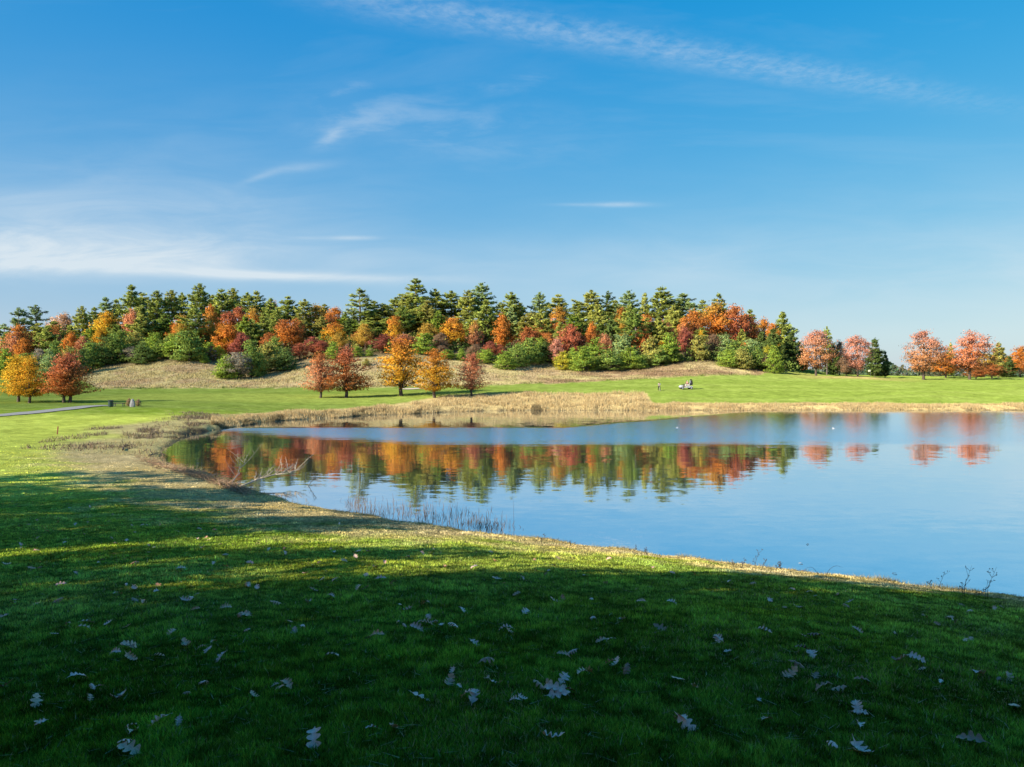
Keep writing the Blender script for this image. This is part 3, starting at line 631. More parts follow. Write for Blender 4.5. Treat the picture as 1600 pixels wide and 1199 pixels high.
right = [('maple', 1275, 515, 58, 198, 'pinkorange', 'pink', 'full pinkish orange maple, tallest on the tan mound across the pond'), ('maple', 1340, 523, 42, 200, 'pink', 'pink', 'small narrow pinkish maple on the tan mound beside a dark pine'),
 ('maple', 1443, 517, 60, 196, 'pinkorange', 'pink', 'pinkish maple with gappy top, left one of the far right pair'), ('maple', 1515, 517, 66, 195, 'mapo', 'pink', 'broad red pink maple, right one of the far right pair')]
for k, (kind, px, ty, w, D, c, tc, lb) in enumerate(right):
    b = at(px, D); h = ztop(ty, D) - b.z
    put_tree(kind, b, h, w / F * D * 1.08, CO[c], lb, 'maple tree', 'maple_tree', 'pink maples along the far fairway', CO[tc], var=k)
back = [('pine', 1292, 512, 26, 224, 'pine', 'green pine tip rising behind the mound maple', 'pine_tree', 'pine tree'), ('dense', 1302, 540, 34, 226, 'dark', 'dark bushy pine right behind the mound maple', 'pine_tree', 'pine tree'), ('round', 1312, 535, 24, 228, 'brown', 'dull brown tree between the two mound maples', 'broadleaf_tree', 'tree'),
 ('dense', 1367, 530, 38, 214, 'dark', 'dark green pine right of the small maple', 'pine_tree', 'pine tree'), ('dense', 1383, 550, 22, 218, 'dark', 'short dark pine ending the row beside the open sky', 'pine_tree', 'pine tree'), ('round', 1322, 556, 26, 222, 'brown', 'low brown shrub between the mound maples', 'shrub', 'shrub'),
 ('dense', 1255, 545, 32, 226, 'dark', 'dark pine at the wood end left of the mound maple', 'pine_tree', 'pine tree'), ('dense', 1240, 548, 28, 220, 'dark', 'lower dark pine at the very end of the wood', 'pine_tree', 'pine tree'),
 ('dense', 1485, 537, 18, 250, 'pine', 'green pine tip between the far right maples', 'pine_tree', 'pine tree'), ('round', 1478, 551, 40, 222, 'orange', 'orange tree between the two far right maples', 'broadleaf_tree', 'tree'), ('round', 1538, 552, 34, 226, 'ogold', 'olive gold tree behind the rightmost maple', 'broadleaf_tree', 'tree'),
 ('dense', 1560, 537, 44, 238, 'olive', 'broad olive pine right of the rightmost maple', 'pine_tree', 'pine tree'), ('round', 1550, 568, 34, 212, 'rust', 'low rusty red bush right of the rightmost maple', 'shrub', 'shrub'), ('round', 1525, 572, 26, 212, 'rust', 'low rusty bush under the rightmost maple', 'shrub', 'shrub'), ('dense', 1578, 558, 30, 226, 'dark', 'dark green bush near the right picture edge', 'pine_tree', 'pine tree'),
 ('round', 1594, 541, 34, 232, 'orange', 'orange tree cut by the right picture edge', 'broadleaf_tree', 'tree'), ('round', 1612, 556, 30, 220, 'rust', 'rusty tree just at the right picture edge', 'broadleaf_tree', 'tree')]
for (kind, px, ty, w, D, c, lb, nm, cat) in back:
    b = at(px, D); h = max(ztop(ty, D) - b.z, 1.0)
    put_tree(kind, b, h, w / F * D * 1.1, CO[c], lb, cat, nm)

# ------------------------------------------------------------------ woods that read as a mass
def mass(name, pts, hs, ws, per, leaf, colr, label):
    P = []; C = []
    for (x, y, z), h, w, c in zip(pts, hs, ws, colr):
        t = rng.random(per); a = rng.random(per) * 6.28; r = w * .5 * np.sqrt(rng.random(per)) * np.clip(1.1 - t ** 2, .1, 1)
        P.append(np.stack([x + r * np.cos(a), y + r * np.sin(a), z + t * h], 1)); C.append(np.repeat(np.array([c]) * (.7 + .6 * rng.random((per, 1))), 4, 0))
    P = np.vstack(P); V, Fc = quads(P, leaf); me = new_mesh(name, V, Fc); set_col(me, np.vstack(C))
    return tag(obj(name, me, M_blade), label, None, None, 'stuff')
n = 900; px = rng.uniform(-60, 1240, n); D = rng.uniform(204, 262, n)
bx = (px - CX) / F * D; bz = height(bx, D)
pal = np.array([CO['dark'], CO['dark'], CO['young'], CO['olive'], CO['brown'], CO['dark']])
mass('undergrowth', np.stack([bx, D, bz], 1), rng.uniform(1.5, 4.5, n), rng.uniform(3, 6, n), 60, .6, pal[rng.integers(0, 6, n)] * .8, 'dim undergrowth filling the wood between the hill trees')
n = 420; ang = rng.uniform(math.radians(-60), math.radians(60), n); R = rng.uniform(420, 560, n)
R = np.where((ang < math.radians(24)), R, R)
bx = R * np.sin(ang); by = R * np.cos(ang); bz = height(bx, by)
mass('woods', np.stack([bx, by, bz], 1), rng.uniform(5, 9, n), rng.uniform(9, 16, n), 130, 1.3, np.array([(.10, .16, .09), (.13, .17, .09), (.16, .15, .08)])[rng.integers(0, 3, n)], 'low distant wood at the horizon beyond the fairway')

# ------------------------------------------------------------------ grass, reeds, dry stems
def blades(name, x, y, z, hgt, wid, colr, lean=.5, label='', m=None, kind='stuff', bend=False):
    n = len(x); a = rng.random(n) * 2 * np.pi; la = rng.random(n) * 2 * np.pi; ln = rng.random(n) * lean * hgt
    dx, dy = np.cos(a) * wid * .5, np.sin(a) * wid * .5
    V = np.empty((n, 3, 3), np.float32)
    V[:, 0] = np.stack([x - dx, y - dy, z - .01], 1); V[:, 1] = np.stack([x + dx, y + dy, z - .01], 1)
    V[:, 2] = np.stack([x + np.cos(la) * ln, y + np.sin(la) * ln, z + hgt], 1)
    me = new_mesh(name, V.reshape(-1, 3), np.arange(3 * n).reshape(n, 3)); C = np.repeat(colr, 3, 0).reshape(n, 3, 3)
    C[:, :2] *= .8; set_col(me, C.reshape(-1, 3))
    return tag(obj(name, me, m or M_blade), label, None, None, kind)
def lawn():
    n = 1350000
    u = rng.random(n); D = 3.2 * (75 / 3.2) ** (u ** .85); px = np.where(rng.random(n) < .8, rng.uniform(-40, 1640, n), rng.uniform(-500, 2300, n))
    x = (px - CX) / F * D; s = shore_dist(x, D); k = (s > .12) & (rng.random(n) > sst(30, 66, D)); x, D, s = x[k], D[k], s[k]; n = len(x)
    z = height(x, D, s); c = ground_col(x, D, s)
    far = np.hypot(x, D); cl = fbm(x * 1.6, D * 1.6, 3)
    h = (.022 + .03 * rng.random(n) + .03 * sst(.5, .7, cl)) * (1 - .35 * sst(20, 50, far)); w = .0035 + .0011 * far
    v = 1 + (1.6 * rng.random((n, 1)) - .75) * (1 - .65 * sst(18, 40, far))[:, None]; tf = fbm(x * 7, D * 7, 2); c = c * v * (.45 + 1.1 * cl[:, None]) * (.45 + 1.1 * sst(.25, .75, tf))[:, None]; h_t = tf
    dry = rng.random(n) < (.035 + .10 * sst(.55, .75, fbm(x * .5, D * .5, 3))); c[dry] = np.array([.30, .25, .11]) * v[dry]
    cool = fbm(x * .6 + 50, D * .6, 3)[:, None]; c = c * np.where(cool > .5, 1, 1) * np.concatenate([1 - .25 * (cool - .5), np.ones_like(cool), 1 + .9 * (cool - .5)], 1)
    h = h * (.45 + .6 * h_t); blades('grass', x, D, z, h, w, c * (1.25 + .25 * sst(15, 45, far))[:, None], 1.3, 'short mown lawn grass on the near slope', M_lawn)  # farther blades coloured brighter to offset the shade they cast on each other
lawn()
def straws():
    n = 2600; D = 3.6 * (26 / 3.6) ** rng.random(n); px = rng.uniform(-40, 1640, n); x = (px - CX) / F * D; s = shore_dist(x, D); k = s > .3; x, D, s = x[k], D[k], s[k]; n = len(x); z = height(x, D, s) + .012
    a = rng.random(n) * 6.28; L = .04 + .11 * rng.random(n); dx, dy = np.cos(a) * L, np.sin(a) * L; w = .0016 + .0003 * D; zz = height(x + dx, D + dy) + .015 + .03 * rng.random(n)
    V = np.stack([np.stack([x - np.sin(a) * w, D + np.cos(a) * w, z], 1), np.stack([x + np.sin(a) * w, D - np.cos(a) * w, z], 1), np.stack([x + dx, D + dy, zz], 1)], 1).reshape(-1, 3)
    me = new_mesh('straw', V, np.arange(3 * n).reshape(n, 3)); set_col(me, np.repeat(np.array([[.50, .42, .24]]) * (.4 + .8 * rng.random((n, 1))), 3, 0))
    tag(obj('straw', me, M_dry), 'thin dry straws and needles scattered on the near lawn', None, None, 'stuff')
straws()
def reedbelt():
    n = 150000; px = rng.uniform(330, 1640, n); t = np.interp(px, [250, 330, 480, 560, 640, 700, 1005, 1016, 1600], [5, 6, 5, 6, 12, 21, 22, 5.5, 5.0])
    D0 = np.interp(px, [330, 350, 385, 435, 485, 535, 571, 650, 700, 750, 800, 1700], [82, 83, 89, 97, 101, 104, 110, 114.5, 119, 122.5, 124.7, 124.7])
    D = D0 - 1.2 + (t * (.65 + .5 * fbm(px * .06, px * 0, 3)) + 1.2) * rng.random(n) ** 1.2
    x = (px - CX) / F * D; s = shore_dist(x, D); k = (s > -.7) & (s < t); x, D, s, px = x[k], D[k], s[k], px[k]; n = len(x)
    cl = fbm(x * .35, D * .35, 3); k = rng.random(n) < np.clip(.10 + 2.6 * (cl - .36), .04, 1); x, D, s, px, cl = x[k], D[k], s[k], px[k], cl[k]; n = len(x)
    z = np.maximum(height(x, D, s), -.1)
    tall = np.interp(px, [330, 560, 640, 880, 1005, 1018, 1600], [.42, .5, .48, .46, .62, .38, .38]) * (.6 + .8 * fbm(x * .25 + 8, D * .1, 3))
    h = tall * (.5 + .8 * rng.random(n)) * (.7 + .6 * cl)
    base = np.array([[.72, .53, .26], [.66, .48, .23], [.52, .38, .20], [.74, .60, .33]])[rng.integers(0, 4, n)]
    dk = (fbm(x * .5 + 20, D * .2, 2) > .56) & (s < 2.5) & (px < 920); base[dk] *= .45
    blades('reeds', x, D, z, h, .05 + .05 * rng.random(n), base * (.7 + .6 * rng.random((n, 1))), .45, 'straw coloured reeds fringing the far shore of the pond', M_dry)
reedbelt()
def slopegrass():
    n = 110000; px = rng.uniform(100, 1260, n); D = rng.uniform(163, 214, n); x = (px - CX) / F * D
    dg = np.interp(px, [-200, 110, 150, 480, 740, 860, 1000, 1100, 1180, 1240], [200, 190, 166, 166, 164, 166, 179, 182, 187, 215])
    cl = fbm(x * .3, D * .3, 3); k = (D > dg) & (rng.random(n) < .4 + 1.6 * (cl - .4)); x, D, cl = x[k], D[k], cl[k]; n = len(x); z = height(x, D)
    c = ground_col(x, D, np.full(n, 40.)) * (.9 + .4 * rng.random((n, 1)))
    blades('dry_grass', x, D, z, (.15 + .28 * rng.random(n)) * (.6 + .8 * cl), .12 + .1 * rng.random(n), c * 1.1, .7, 'long dry tan grass on the hill slope', M_dry)
slopegrass()
def brush():
    X = []; Dd = []; S = []
    n = 60000; x = rng.uniform(-42, -6, n); y = rng.uniform(33, 95, n); s = shore_dist(x, y)
    cl = fbm(x * .6 + 4, y * .6, 3)
    w = np.where(y > 52, 4.0, 1.7); k = (s > -.15) & (s < w * (.4 + 1.2 * cl)) & (rng.random(n) < .25 + 1.2 * (cl - .3)); x, y, s, cl = x[k], y[k], s[k], cl[k]; n = len(x)
    z = np.maximum(height(x, y, s), 0); c = np.array([[.56, .42, .22], [.42, .28, .16], [.62, .50, .26], [.44, .40, .12]])[rng.integers(0, 4, n)] * (.6 + .7 * rng.random((n, 1)))
    blades('dry_grass', x, y, z, .12 + .4 * rng.random(n) * cl, .02 + .02 * rng.random(n), c, 1.8, 'pale dry grass and dead stems round the head of the bay', M_dry)
    # brown weeds of the churned patch
    n = 26000; x = rng.uniform(-50, -16, n); y = rng.uniform(54, 94, n); s = shore_dist(x, y); m = fbm(x * .5, y * .3 + 4, 4)
    k = (s > 1) & (s < 9.5) & (m > .50); x, y, s = x[k], y[k], s[k]; n = len(x); z = height(x, y, s)
    c = np.array([[.16, .11, .085], [.27, .19, .14], [.42, .33, .22]])[rng.integers(0, 3, n)] * (.6 + .8 * rng.random((n, 1)))
    blades('weeds', x, y, z, .1 + .28 * rng.random(n), .03 + .04 * rng.random(n), c, 1.2, 'dark brown withered weeds in the churned patch of bank', M_dry)
    # straw edge of the near bank
    n = 60000; px = rng.uniform(380, 1640, n); j = np.array(near_px[:20])[::-1]; py = np.interp(px, j[:, 0], j[:, 1]); D = (CAMZ - .12) * F / (py - HZ) - rng.exponential(.7, n) + .35
    x = (px - CX) / F * D; s = shore_dist(x, D); k = (s > .0) & (s < 3); x, D, s = x[k], D[k], s[k]; cl = fbm(x * 1.3, D * 1.3, 3); k = rng.random(len(x)) < .2 + 1.5 * (cl - .3); x, D, s, cl = x[k], D[k], s[k], cl[k]
    n = len(x); z = height(x, D, s); c = np.array([[.55, .45, .22], [.42, .33, .16], [.34, .36, .10], [.20, .14, .09]])[rng.integers(0, 4, n)] * (.6 + .7 * rng.random((n, 1)))
    blades('bank_grass', x, D, z, (.03 + .12 * rng.random(n)) * (.4 + cl), .008 + .008 * rng.random(n), c, 1.2, 'ragged half dry grass along the near lip of the bank', M_dry)
brush()
def stems_mesh(specs, r=.006):
    mb = MB()
    for (x, y, z, h, dx, dy, rr) in specs: mb.tube([(x, y, z), (x + dx * .4, y + dy * .4, z + h * .6), (x + dx, y + dy, z + h)], [rr, rr * .8, rr * .35], 3, False)
    return mb
def waterreeds():
    sp = []
    for _ in range(1000):
        t = random.random(); c = random.choice([(560, 790, 22, 14), (600, 800, 40, 14), (650, 806, 45, 14), (700, 812, 45, 12), (745, 818, 40, 10), (770, 826, 35, 8), (660, 800, 80, 16)])
        px = c[0] + random.gauss(0, 1) * c[2] * .5; py = c[1] + random.gauss(0, 1) * c[3] * .5
        x, y = wpt(px, py)
        if float(shore_dist(np.array([x]), np.array([y]))[0]) > -.1: continue
        tall = random.random() < .12
        sp.append((x, y, -.1, rnd(.06, .30) + (rnd(.15, .45) if tall else 0), rnd(-.12, .12), rnd(-.1, .1), rnd(.005, .011)))
    me = stems_mesh(sp).mesh('reeds'); C = np.tile([.20, .14, .10], (len(me.vertices), 1)) * (.4 + 1.2 * np.repeat(rng.random((len(sp), 1)), 9, 0)[:len(me.vertices)]); set_col(me, C)
    tag(obj('reeds', me, M_dry), 'thin brown reed stems standing in the shallows by the near bank', None, None, 'stuff')
waterreeds()

M_twig = simple('twig', (.16, .11, .075), .9, .4, 20); M_pale = simple('pale wood', (.42, .35, .26), .85, .25, 12); M_darkstem = simple('dark stem', (.07, .05, .035), .9, .3, 20)
def weed(px, py, hpx, lean, label, branchy=True, m=None, arch=False):
    b = hit(px, py); h = hpx / F * b.y; mb = MB(); r = .0016 * b.y / 8 + .002
    lx = lean / F * b.y
    pts = [(0, 0, -.05)] + [(lx * (k / 6) ** (2 if not arch else 1.2), .02 * math.sin(k), h * (k / 6) if not arch else h * math.sin(k / 6 * 2.2)) for k in range(1, 7)]
    mb.tube(pts, [r * (1 - .12 * i) for i in range(7)], 5)
    if branchy:
        for k in range(random.randint(5, 9)):
            i = random.randint(2, 5); p = pts[i]; l = h * rnd(.12, .3); a = rnd(0, 6.28)
            q = (p[0] + math.cos(a) * l * .7, p[1] + math.sin(a) * l * .7, p[2] + l * .6)
            mb.tube([p, q], [r * .6, r * .4], 4)
            for _ in range(3): mb.box((q[0] + rnd(-.02, .02), q[1] + rnd(-.02, .02), q[2] + rnd(-.01, .03)), (r * 1.8, r * 1.5, r * 3), Matrix.Rotation(rnd(0, 3), 3, 'Z') @ Matrix.Rotation(rnd(0, 2), 3, 'X'))
    o = obj('weed_stem', mb.mesh('weed_stem', True), m or M_darkstem, None, b); tag(o, label, 'weed', 'weed stems on the near bank'); return o
for a in [(1180, 893, 34, 6, 'tallest seedy weed stem over the near bank, mid right of the lip', True), (1190, 894, 20, 9, 'short forked weed just right of the tall seedy stem', True), (1212, 896, 18, 12, 'leafy dark weed clump leaning right over the bank lip', True), (1222, 896, 16, -7, 'leafy weed leaning left against the leafy dark clump', True), (1160, 888, 14, 4, 'small weed left of the tall seedy stem', True), (1146, 886, 11, -3, 'tiny weed furthest left of the seedy stems', True),
          (1468, 927, 34, 8, 'thin upright stem, first of three tall ones by the right edge', True), (1454, 925, 17, -4, 'low thin stem left of the three tall ones', True), (1507, 932, 48, 11, 'long thin stem leaning right, second of three by right edge', True), (1505, 932, 22, -3, 'short seedy stem at the foot of the leaning one', True), (1543, 936, 50, 14, 'longest thin stem leaning right near the right edge', True), (1540, 936, 30, 3, 'shorter seedy stem beside the longest stem', True), (1525, 935, 14, 22, 'low stem bending far right near the picture edge', True),
          (1280, 902, 16, -22, 'arching grass stalk bending left over the water', False, None, True), (1290, 902, 18, 26, 'arching grass stalk bending right over the water', False, None, True), (991, 868, 15, 3, 'small reddish weed on the bank lip, middle of picture', True), (890, 856, 12, 4, 'low twiggy weed by the lip left of picture middle', True), (846, 850, 15, 8, 'dark curved weed at the lip beside the reeds', True), (803, 841, 60, -1, 'lone tall thin reed rising from the water edge', False), (1010, 868, 12, -3, 'tiny dry weed right of the reddish weed', True)]:
    weed(*a)
# fallen branch lying into the bay and brushwood on the bank
def branch(name, label, p0, p1, rise, r, nt_, m, spread=.5, cat='branch'):
    mb = MB(); p0 = Vector(p0); p1 = Vector(p1); d = p1 - p0; L = d.length; pts = []
    for k in range(9): t = k / 8; pts.append(p0 + d * t + Vector((rnd(-.03, .03) * L, rnd(-.03, .03) * L, rise * math.sin(t * 2.0))))
    pts = [p - p0 for p in pts]
    mb.tube(pts, [r * (1 - .1 * i) for i in range(9)], 6)
    for _ in range(nt_):
        i = random.randint(2, 8); p = pts[i]; a = rnd(-1, 1) * 1.0; l = L * rnd(.12, .38) * spread * 2
        u = d.normalized(); u = Matrix.Rotation(a, 3, 'Z') @ u; u.z += rnd(.05, .9); u.normalize(); q = p + u * l * .6; q2 = q + (u + Vector((rnd(-.3, .3), rnd(-.3, .3), rnd(0, .4)))) * l * .4
        mb.tube([p, q, q2], [r * .4, r * .25, r * .1], 4)
        for _ in range(2):
            e = q + Vector((rnd(-.3, .3), rnd(-.3, .3), rnd(0, .3))) * l; mb.tube([q, e], [r * .18, r * .07], 3)
    o = obj(name, mb.mesh(name, True), m, None, p0); tag(o, label, cat); return o
def W3(px, py, z): x, y = wpt(px, py, z); return (x, y, z)
branch('fallen_branch', 'long pale dead branch lying from the bank into the bay', W3(372, 760, .15), W3(462, 742, .35), .25, .055, 34, M_pale)
branch('fallen_branch', 'pale forked twig standing up from the bank beside the bay', W3(366, 757, .1), W3(383, 730, .5), .3, .03, 14, M_pale)
branch('fallen_branch', 'small pale twiggy branch tip poking from open water', W3(480, 760, -.05), W3(494, 752, .35), .15, .022, 10, M_pale)
for (a, b_, lb) in [((188, 705), (200, 697), 'dark curved log end in the weeds of the left bank'), ((232, 714), (246, 712), 'dark stick lying at the water edge of the left bank')]:
    p = hit(*a); q = hit(*b_); branch('driftwood', lb, p + Vector((0, 0, .08)), q + Vector((0, 0, .12)), .05, .07, 4, M_darkstem, .3, 'driftwood')
def brushwood():
    mb = MB()
    for _ in range(1300):
        t = random.random() ** .75; px = 215 + t * 175 + random.gauss(0, 5); py = np.interp(px, [200, 240, 285, 335, 372, 400], [708, 722, 734, 748, 764, 770]) + random.gauss(0, 3.2) + 2
        b = hit(px, py)
        if b.y > 60: continue
        l = rnd(.15, .7); a = rnd(0, 6.28); up = rnd(.0, .5) * (.3 + t)
        mb.tube([b + Vector((0, 0, .02)), b + Vector((math.cos(a) * l * .5, math.sin(a) * l * .5, .03 + up * l * .5)), b + Vector((math.cos(a) * l, math.sin(a) * l * .8, .04 + up * l))], [.012, .009, .004], 3, False)
    me = mb.mesh('brushwood'); nv = len(me.vertices); C = np.tile([.42, .27, .17], (nv, 1)) * (.5 + .9 * np.repeat(rng.random((nv // 9 + 1, 1)), 9, 0)[:nv]); set_col(me, C)
    tag(obj('brushwood', me, M_dry), 'heap of reddish brown twigs and dead stems along the left bank', None, None, 'stuff')
brushwood()
def debris():
    mb = MB(); j = np.array(near_px[:20])[::-1]; cen = [random.uniform(500, 1600) for _ in range(34)] + [548, 555, 560, 610, 640, 900, 905, 1000, 1410, 1560]
    for _ in range(950):
        px = random.choice(cen) + random.gauss(0, 9); py = float(np.interp(px, j[:, 0], j[:, 1])); D = (CAMZ - .12) * F / (py - HZ) - random.expovariate(2.2) + .15
        x = (px - CX) / F * D; z = H1(x, D)
        if z < .01: continue
        b = Vector((x, D, z + .01)); l = rnd(.04, .2); a = rnd(0, 6.28)
        mb.tube([b, b + Vector((math.cos(a) * l * .5, math.sin(a) * l * .5, .015 + rnd(0, .03))), b + Vector((math.cos(a) * l, math.sin(a) * l, rnd(0, .07)))], [.008, .007, .004], 3, False)
    me = mb.mesh('debris'); nv = len(me.vertices); C = np.tile([.13, .09, .07], (nv, 1)) * (.4 + 1.6 * np.repeat(rng.random((nv // 9 + 1, 1)), 9, 0)[:nv]); set_col(me, C)
    tag(obj('debris', me, M_dry), 'dark washed up twigs and bits along the near water edge', None, None, 'stuff')
debris()

# ------------------------------------------------------------------ fallen oak leaves
def leaf_mat(name, c):
    m, nt, out = mat(name); tc = N(nt, 'ShaderNodeTexCoord'); nz = noise(nt, 9, 4, .6, tc.outputs['Generated']); oi = N(nt, 'ShaderNodeObjectInfo')
    k = math_(nt, 'MULTIPLY', mapr(nt, nz.outputs[0], .3, .7, .72, 1.2), mapr(nt, oi.outputs['Random'], 0, 1, .75, 1.2))
    v = N(nt, 'ShaderNodeVectorMath', operation='SCALE'); nt.links.new(oi.outputs['Color'], v.inputs[0]); nt.links.new(k, v.inputs['Scale'])
    p = N(nt, 'ShaderNodeBsdfPrincipled'); p.inputs['Roughness'].default_value = .55; nt.links.new(v.outputs[0], p.inputs['Base Color']); nt.links.new(p.outputs[0], out.inputs[0]); return m
M_leaf = leaf_mat('oak leaf', None)
def oak_leaf(seed):
    r = random.Random(seed); pairs = r.choice((3, 4, 4)); top = [(0, .012)]
    for i in range(pairs):
        x = .12 + .78 * i / pairs; d = .78 / pairs; wl = .30 * math.sin(math.pi * (.22 + .62 * (i + .5) / pairs)) * r.uniform(.8, 1.25)
        top += [(x, .05), (x + d * .30, wl * .8), (x + d * .62, wl), (x + d * .80, wl * .72), (x + d * .85, wl * .3 + .03)]
    top += [(.94, .09), (1.0, .03)]
    curl = r.uniform(.3, 2.4) * r.choice((-1, 1, 1)); curl2 = r.uniform(-1.4, 1.8); tw = r.uniform(-.5, .5)
    V = []; Fc = []
    def bend(x, y):
        # curl across and along
        a = y * curl * 2.2; yy = math.sin(a) / (curl * 2.2); z = (1 - math.cos(a)) / (curl * 2.2)
        b = (x - .5) * curl2; xx = math.sin(b) / curl2 if abs(curl2) > .05 else x - .5; z += (1 - math.cos(b)) / curl2 if abs(curl2) > .05 else 0
        z += tw * (x - .5) * y + .02 * math.sin(x * 23 + y * 9)
        return (xx, yy, z)
    n = len(top); cm = [(x, 0) for x, _ in top]
    mids = [(x, y * .5) for x, y in top]
    rows = [[(x, -y) for x, y in top], [(x, -y) for x, y in mids], cm, mids, top]
    for row in rows: V += [bend(*p) for p in row]
    for j in range(4):
        for i in range(n - 1): a = j * n + i; Fc.append((a, a + 1, a + n + 1, a + n))
    b0 = len(V)  # stalk
    V += [bend(-.13, -.008), bend(-.13, .008), bend(.02, .012), bend(.02, -.012)]; Fc.append((b0, b0 + 1, b0 + 2, b0 + 3))
    V = np.array(V); V[:, 2] -= V[:, 2].min()
    me = new_mesh('oak_leaf', V, Fc, True); me.materials.append(M_leaf)
    return me
LEAVES = [oak_leaf(s) for s in range(16)]
LP = """86,809 91,817 73,832 61,843 100,845 102,851 33,853 57,864 105,864 10,884 49,890 63,890 160,878 118,899 94,917 211,883 211,887 232,865 178,869 181,852 198,846 231,855 210,834 228,822 222,822 250,822 206,823 174,843 283,891 333,883 354,889 352,870 316,858 322,842 310,836 309,845 326,845 335,831 350,830 311,829 276,832 276,813 261,812 309,797 349,812 345,854 390,882 198,917 211,922 247,917 245,928 184,933 211,941 221,945 291,941 297,939 25,942 20,945 56,948 91,943 305,956 353,954 382,965 376,967 388,918 3,967 136,978 129,988 85,995 268,994 290,1012 200,1016 155,793 110,795 140,793 176,806 171,817 138,818 118,821 45,822 58,815 29,793 212,789 375,819 205,807
181,1027 205,1033 121,1067 56,1103 180,1096 190,1092 317,1076 247,1137 205,1154 202,1180 197,1171 6,1078 325,1020 347,1032 200,1017
444,859 444,867 516,861 522,866 559,864 575,864 556,872 637,873 601,882 585,890 537,879 499,882 477,899 572,902 595,907 525,910 502,909 561,923 571,923 616,915 387,917 402,922 490,925 430,947 482,945 516,936 387,964 472,985 460,992 576,1001 590,997 517,1033 626,949 665,949 635,957 720,958 670,968 680,977 690,981 707,984 665,979 651,987 741,1011 760,1041 702,1072 657,1096 740,1097 734,1095 437,1080 447,1078 696,889 742,890 767,865 774,879 776,907 677,861 660,867 421,861 390,882 530,820
835,878 872,874 865,887 894,898 914,902 814,907 946,915 1021,890 1050,897 868,943 880,940 924,941 1002,943 1050,947 821,961 927,973 972,972 1032,985 940,1006 956,1007 1121,1004 791,990 796,992 880,1031 807,932 962,1042 976,1052 980,1054 952,1043 915,1060 880,1067 840,1078 862,1084 872,1091 884,1086 868,1087 1059,1067 952,876 1176,916 1082,899 1140,911
1247,952 1258,999 1272,999 1340,990 1254,1021 1269,1028 1244,1046 1235,1059 1275,1061 1347,1069 1290,1083 1310,1082 1415,1038 1402,1037 1431,1036 1516,1005 1508,1006 1465,979 1485,970 1490,975 1340,1114 1518,1164 1300,1174 1347,1181 1340,1183 1575,1064 1532,1061 1586,1110
1177,917 1203,943 1237,925 1266,928 1308,933 1328,943 1322,951 1194,991 1122,1004 1503,949 1516,959 1553,954 1566,951 1444,967 492,1166 1072,1138 1063,1135 863,1160 520,1031""".split()
LP = [tuple(map(int, t.split(','))) for t in LP]
TONES = [((.88, .51, .38), 'pale grey'), ((.95, .62, .47), 'whitish'), ((.80, .42, .24), 'light tan'), ((.42, .20, .10), 'brown')]
_q = random.Random(77); _n0 = len(LP); _j = np.array(near_px[:20])[::-1]
while len(LP) < _n0 + 52:
    _px, _py = _q.uniform(20, 1590), _q.uniform(830, 1150)
    if _py > float(np.interp(_px, _j[:, 0], _j[:, 1])) + 22: LP.append((int(_px), int(_py)))
BROWN = {(25, 942), (1347, 1069), (1275, 1061), (880, 1031), (1518, 1164), (178, 869), (976, 1052), (980, 1054)}
DARKL = {(1290, 1083), (1310, 1082), (760, 1041), (571, 923), (444, 859)}
placed = []
for i, (px, py) in enumerate(LP):
    b = hit(px, py)
    tone = TONES[3] if (px, py) in BROWN or (px, py) in DARKL or random.random() < .16 else random.choice((TONES[0], TONES[0], TONES[1], TONES[2], TONES[2]))
    size = rnd(.125, .19) if i < _n0 else rnd(.07, .12); o = obj('oak_leaf', LEAVES[random.randrange(16)])if False else bpy.data.objects.new('oak_leaf', LEAVES[i % 16])
    link(o); o.location = b + Vector((0, 0, .028)); o.rotation_euler = (rnd(-.5, .5), rnd(-.5, .5), rnd(0, 6.28)); o.scale = (size, size, size)
    o.color = tone[0] + (1,); placed.append((px, py, o, tone[1]))
# labels: the far small ones look alike; the nearer ones are told apart by look and row
bands = [(1125, 1300, 'front lawn strip'), (1060, 1125, 'second front lawn strip'), (1020, 1060, 'third front lawn strip'), (985, 1020, 'fourth front lawn strip'), (955, 985, 'fifth front lawn strip'), (925, 955, 'sixth front lawn strip'), (900, 925, 'seventh front lawn strip')]
for a, b_, nm in bands:
    L = sorted([p for p in placed if a <= p[1] < b_], key=lambda p: p[0])
    for k, (px, py, o, tn) in enumerate(L): tag(o, f"{tn} oak leaf, {ordw(k + 1)} from the left in the {nm}", 'leaf', 'fallen oak leaves on the near lawn')
for (px, py, o, tn) in placed:
    if py < 900: tag(o, f"small {tn} fallen leaf on the {'left' if px < 400 else 'middle' if px < 800 else 'right'} part of the lawn below the bank", 'leaf', 'fallen oak leaves on the near lawn')
for (px, py, lb) in [(1251, 881, 'pale leaf floating on the pond off the near bank'), (1262, 851, 'dark leaf floating farthest out off the near bank'), (1398, 897, 'dark leaf floating off the right part of the bank')]:
    x, y = wpt(px, py); o = bpy.data.objects.new('floating_leaf', LEAVES[3]); link(o); o.location = (x, y, .005); o.scale = (.16, .16, .08); o.color = (.45, .42, .38, 1) if 'pale' in lb else (.06, .05, .04, 1); o.rotation_euler.z = rnd(0, 6); tag(o, lb, 'leaf')

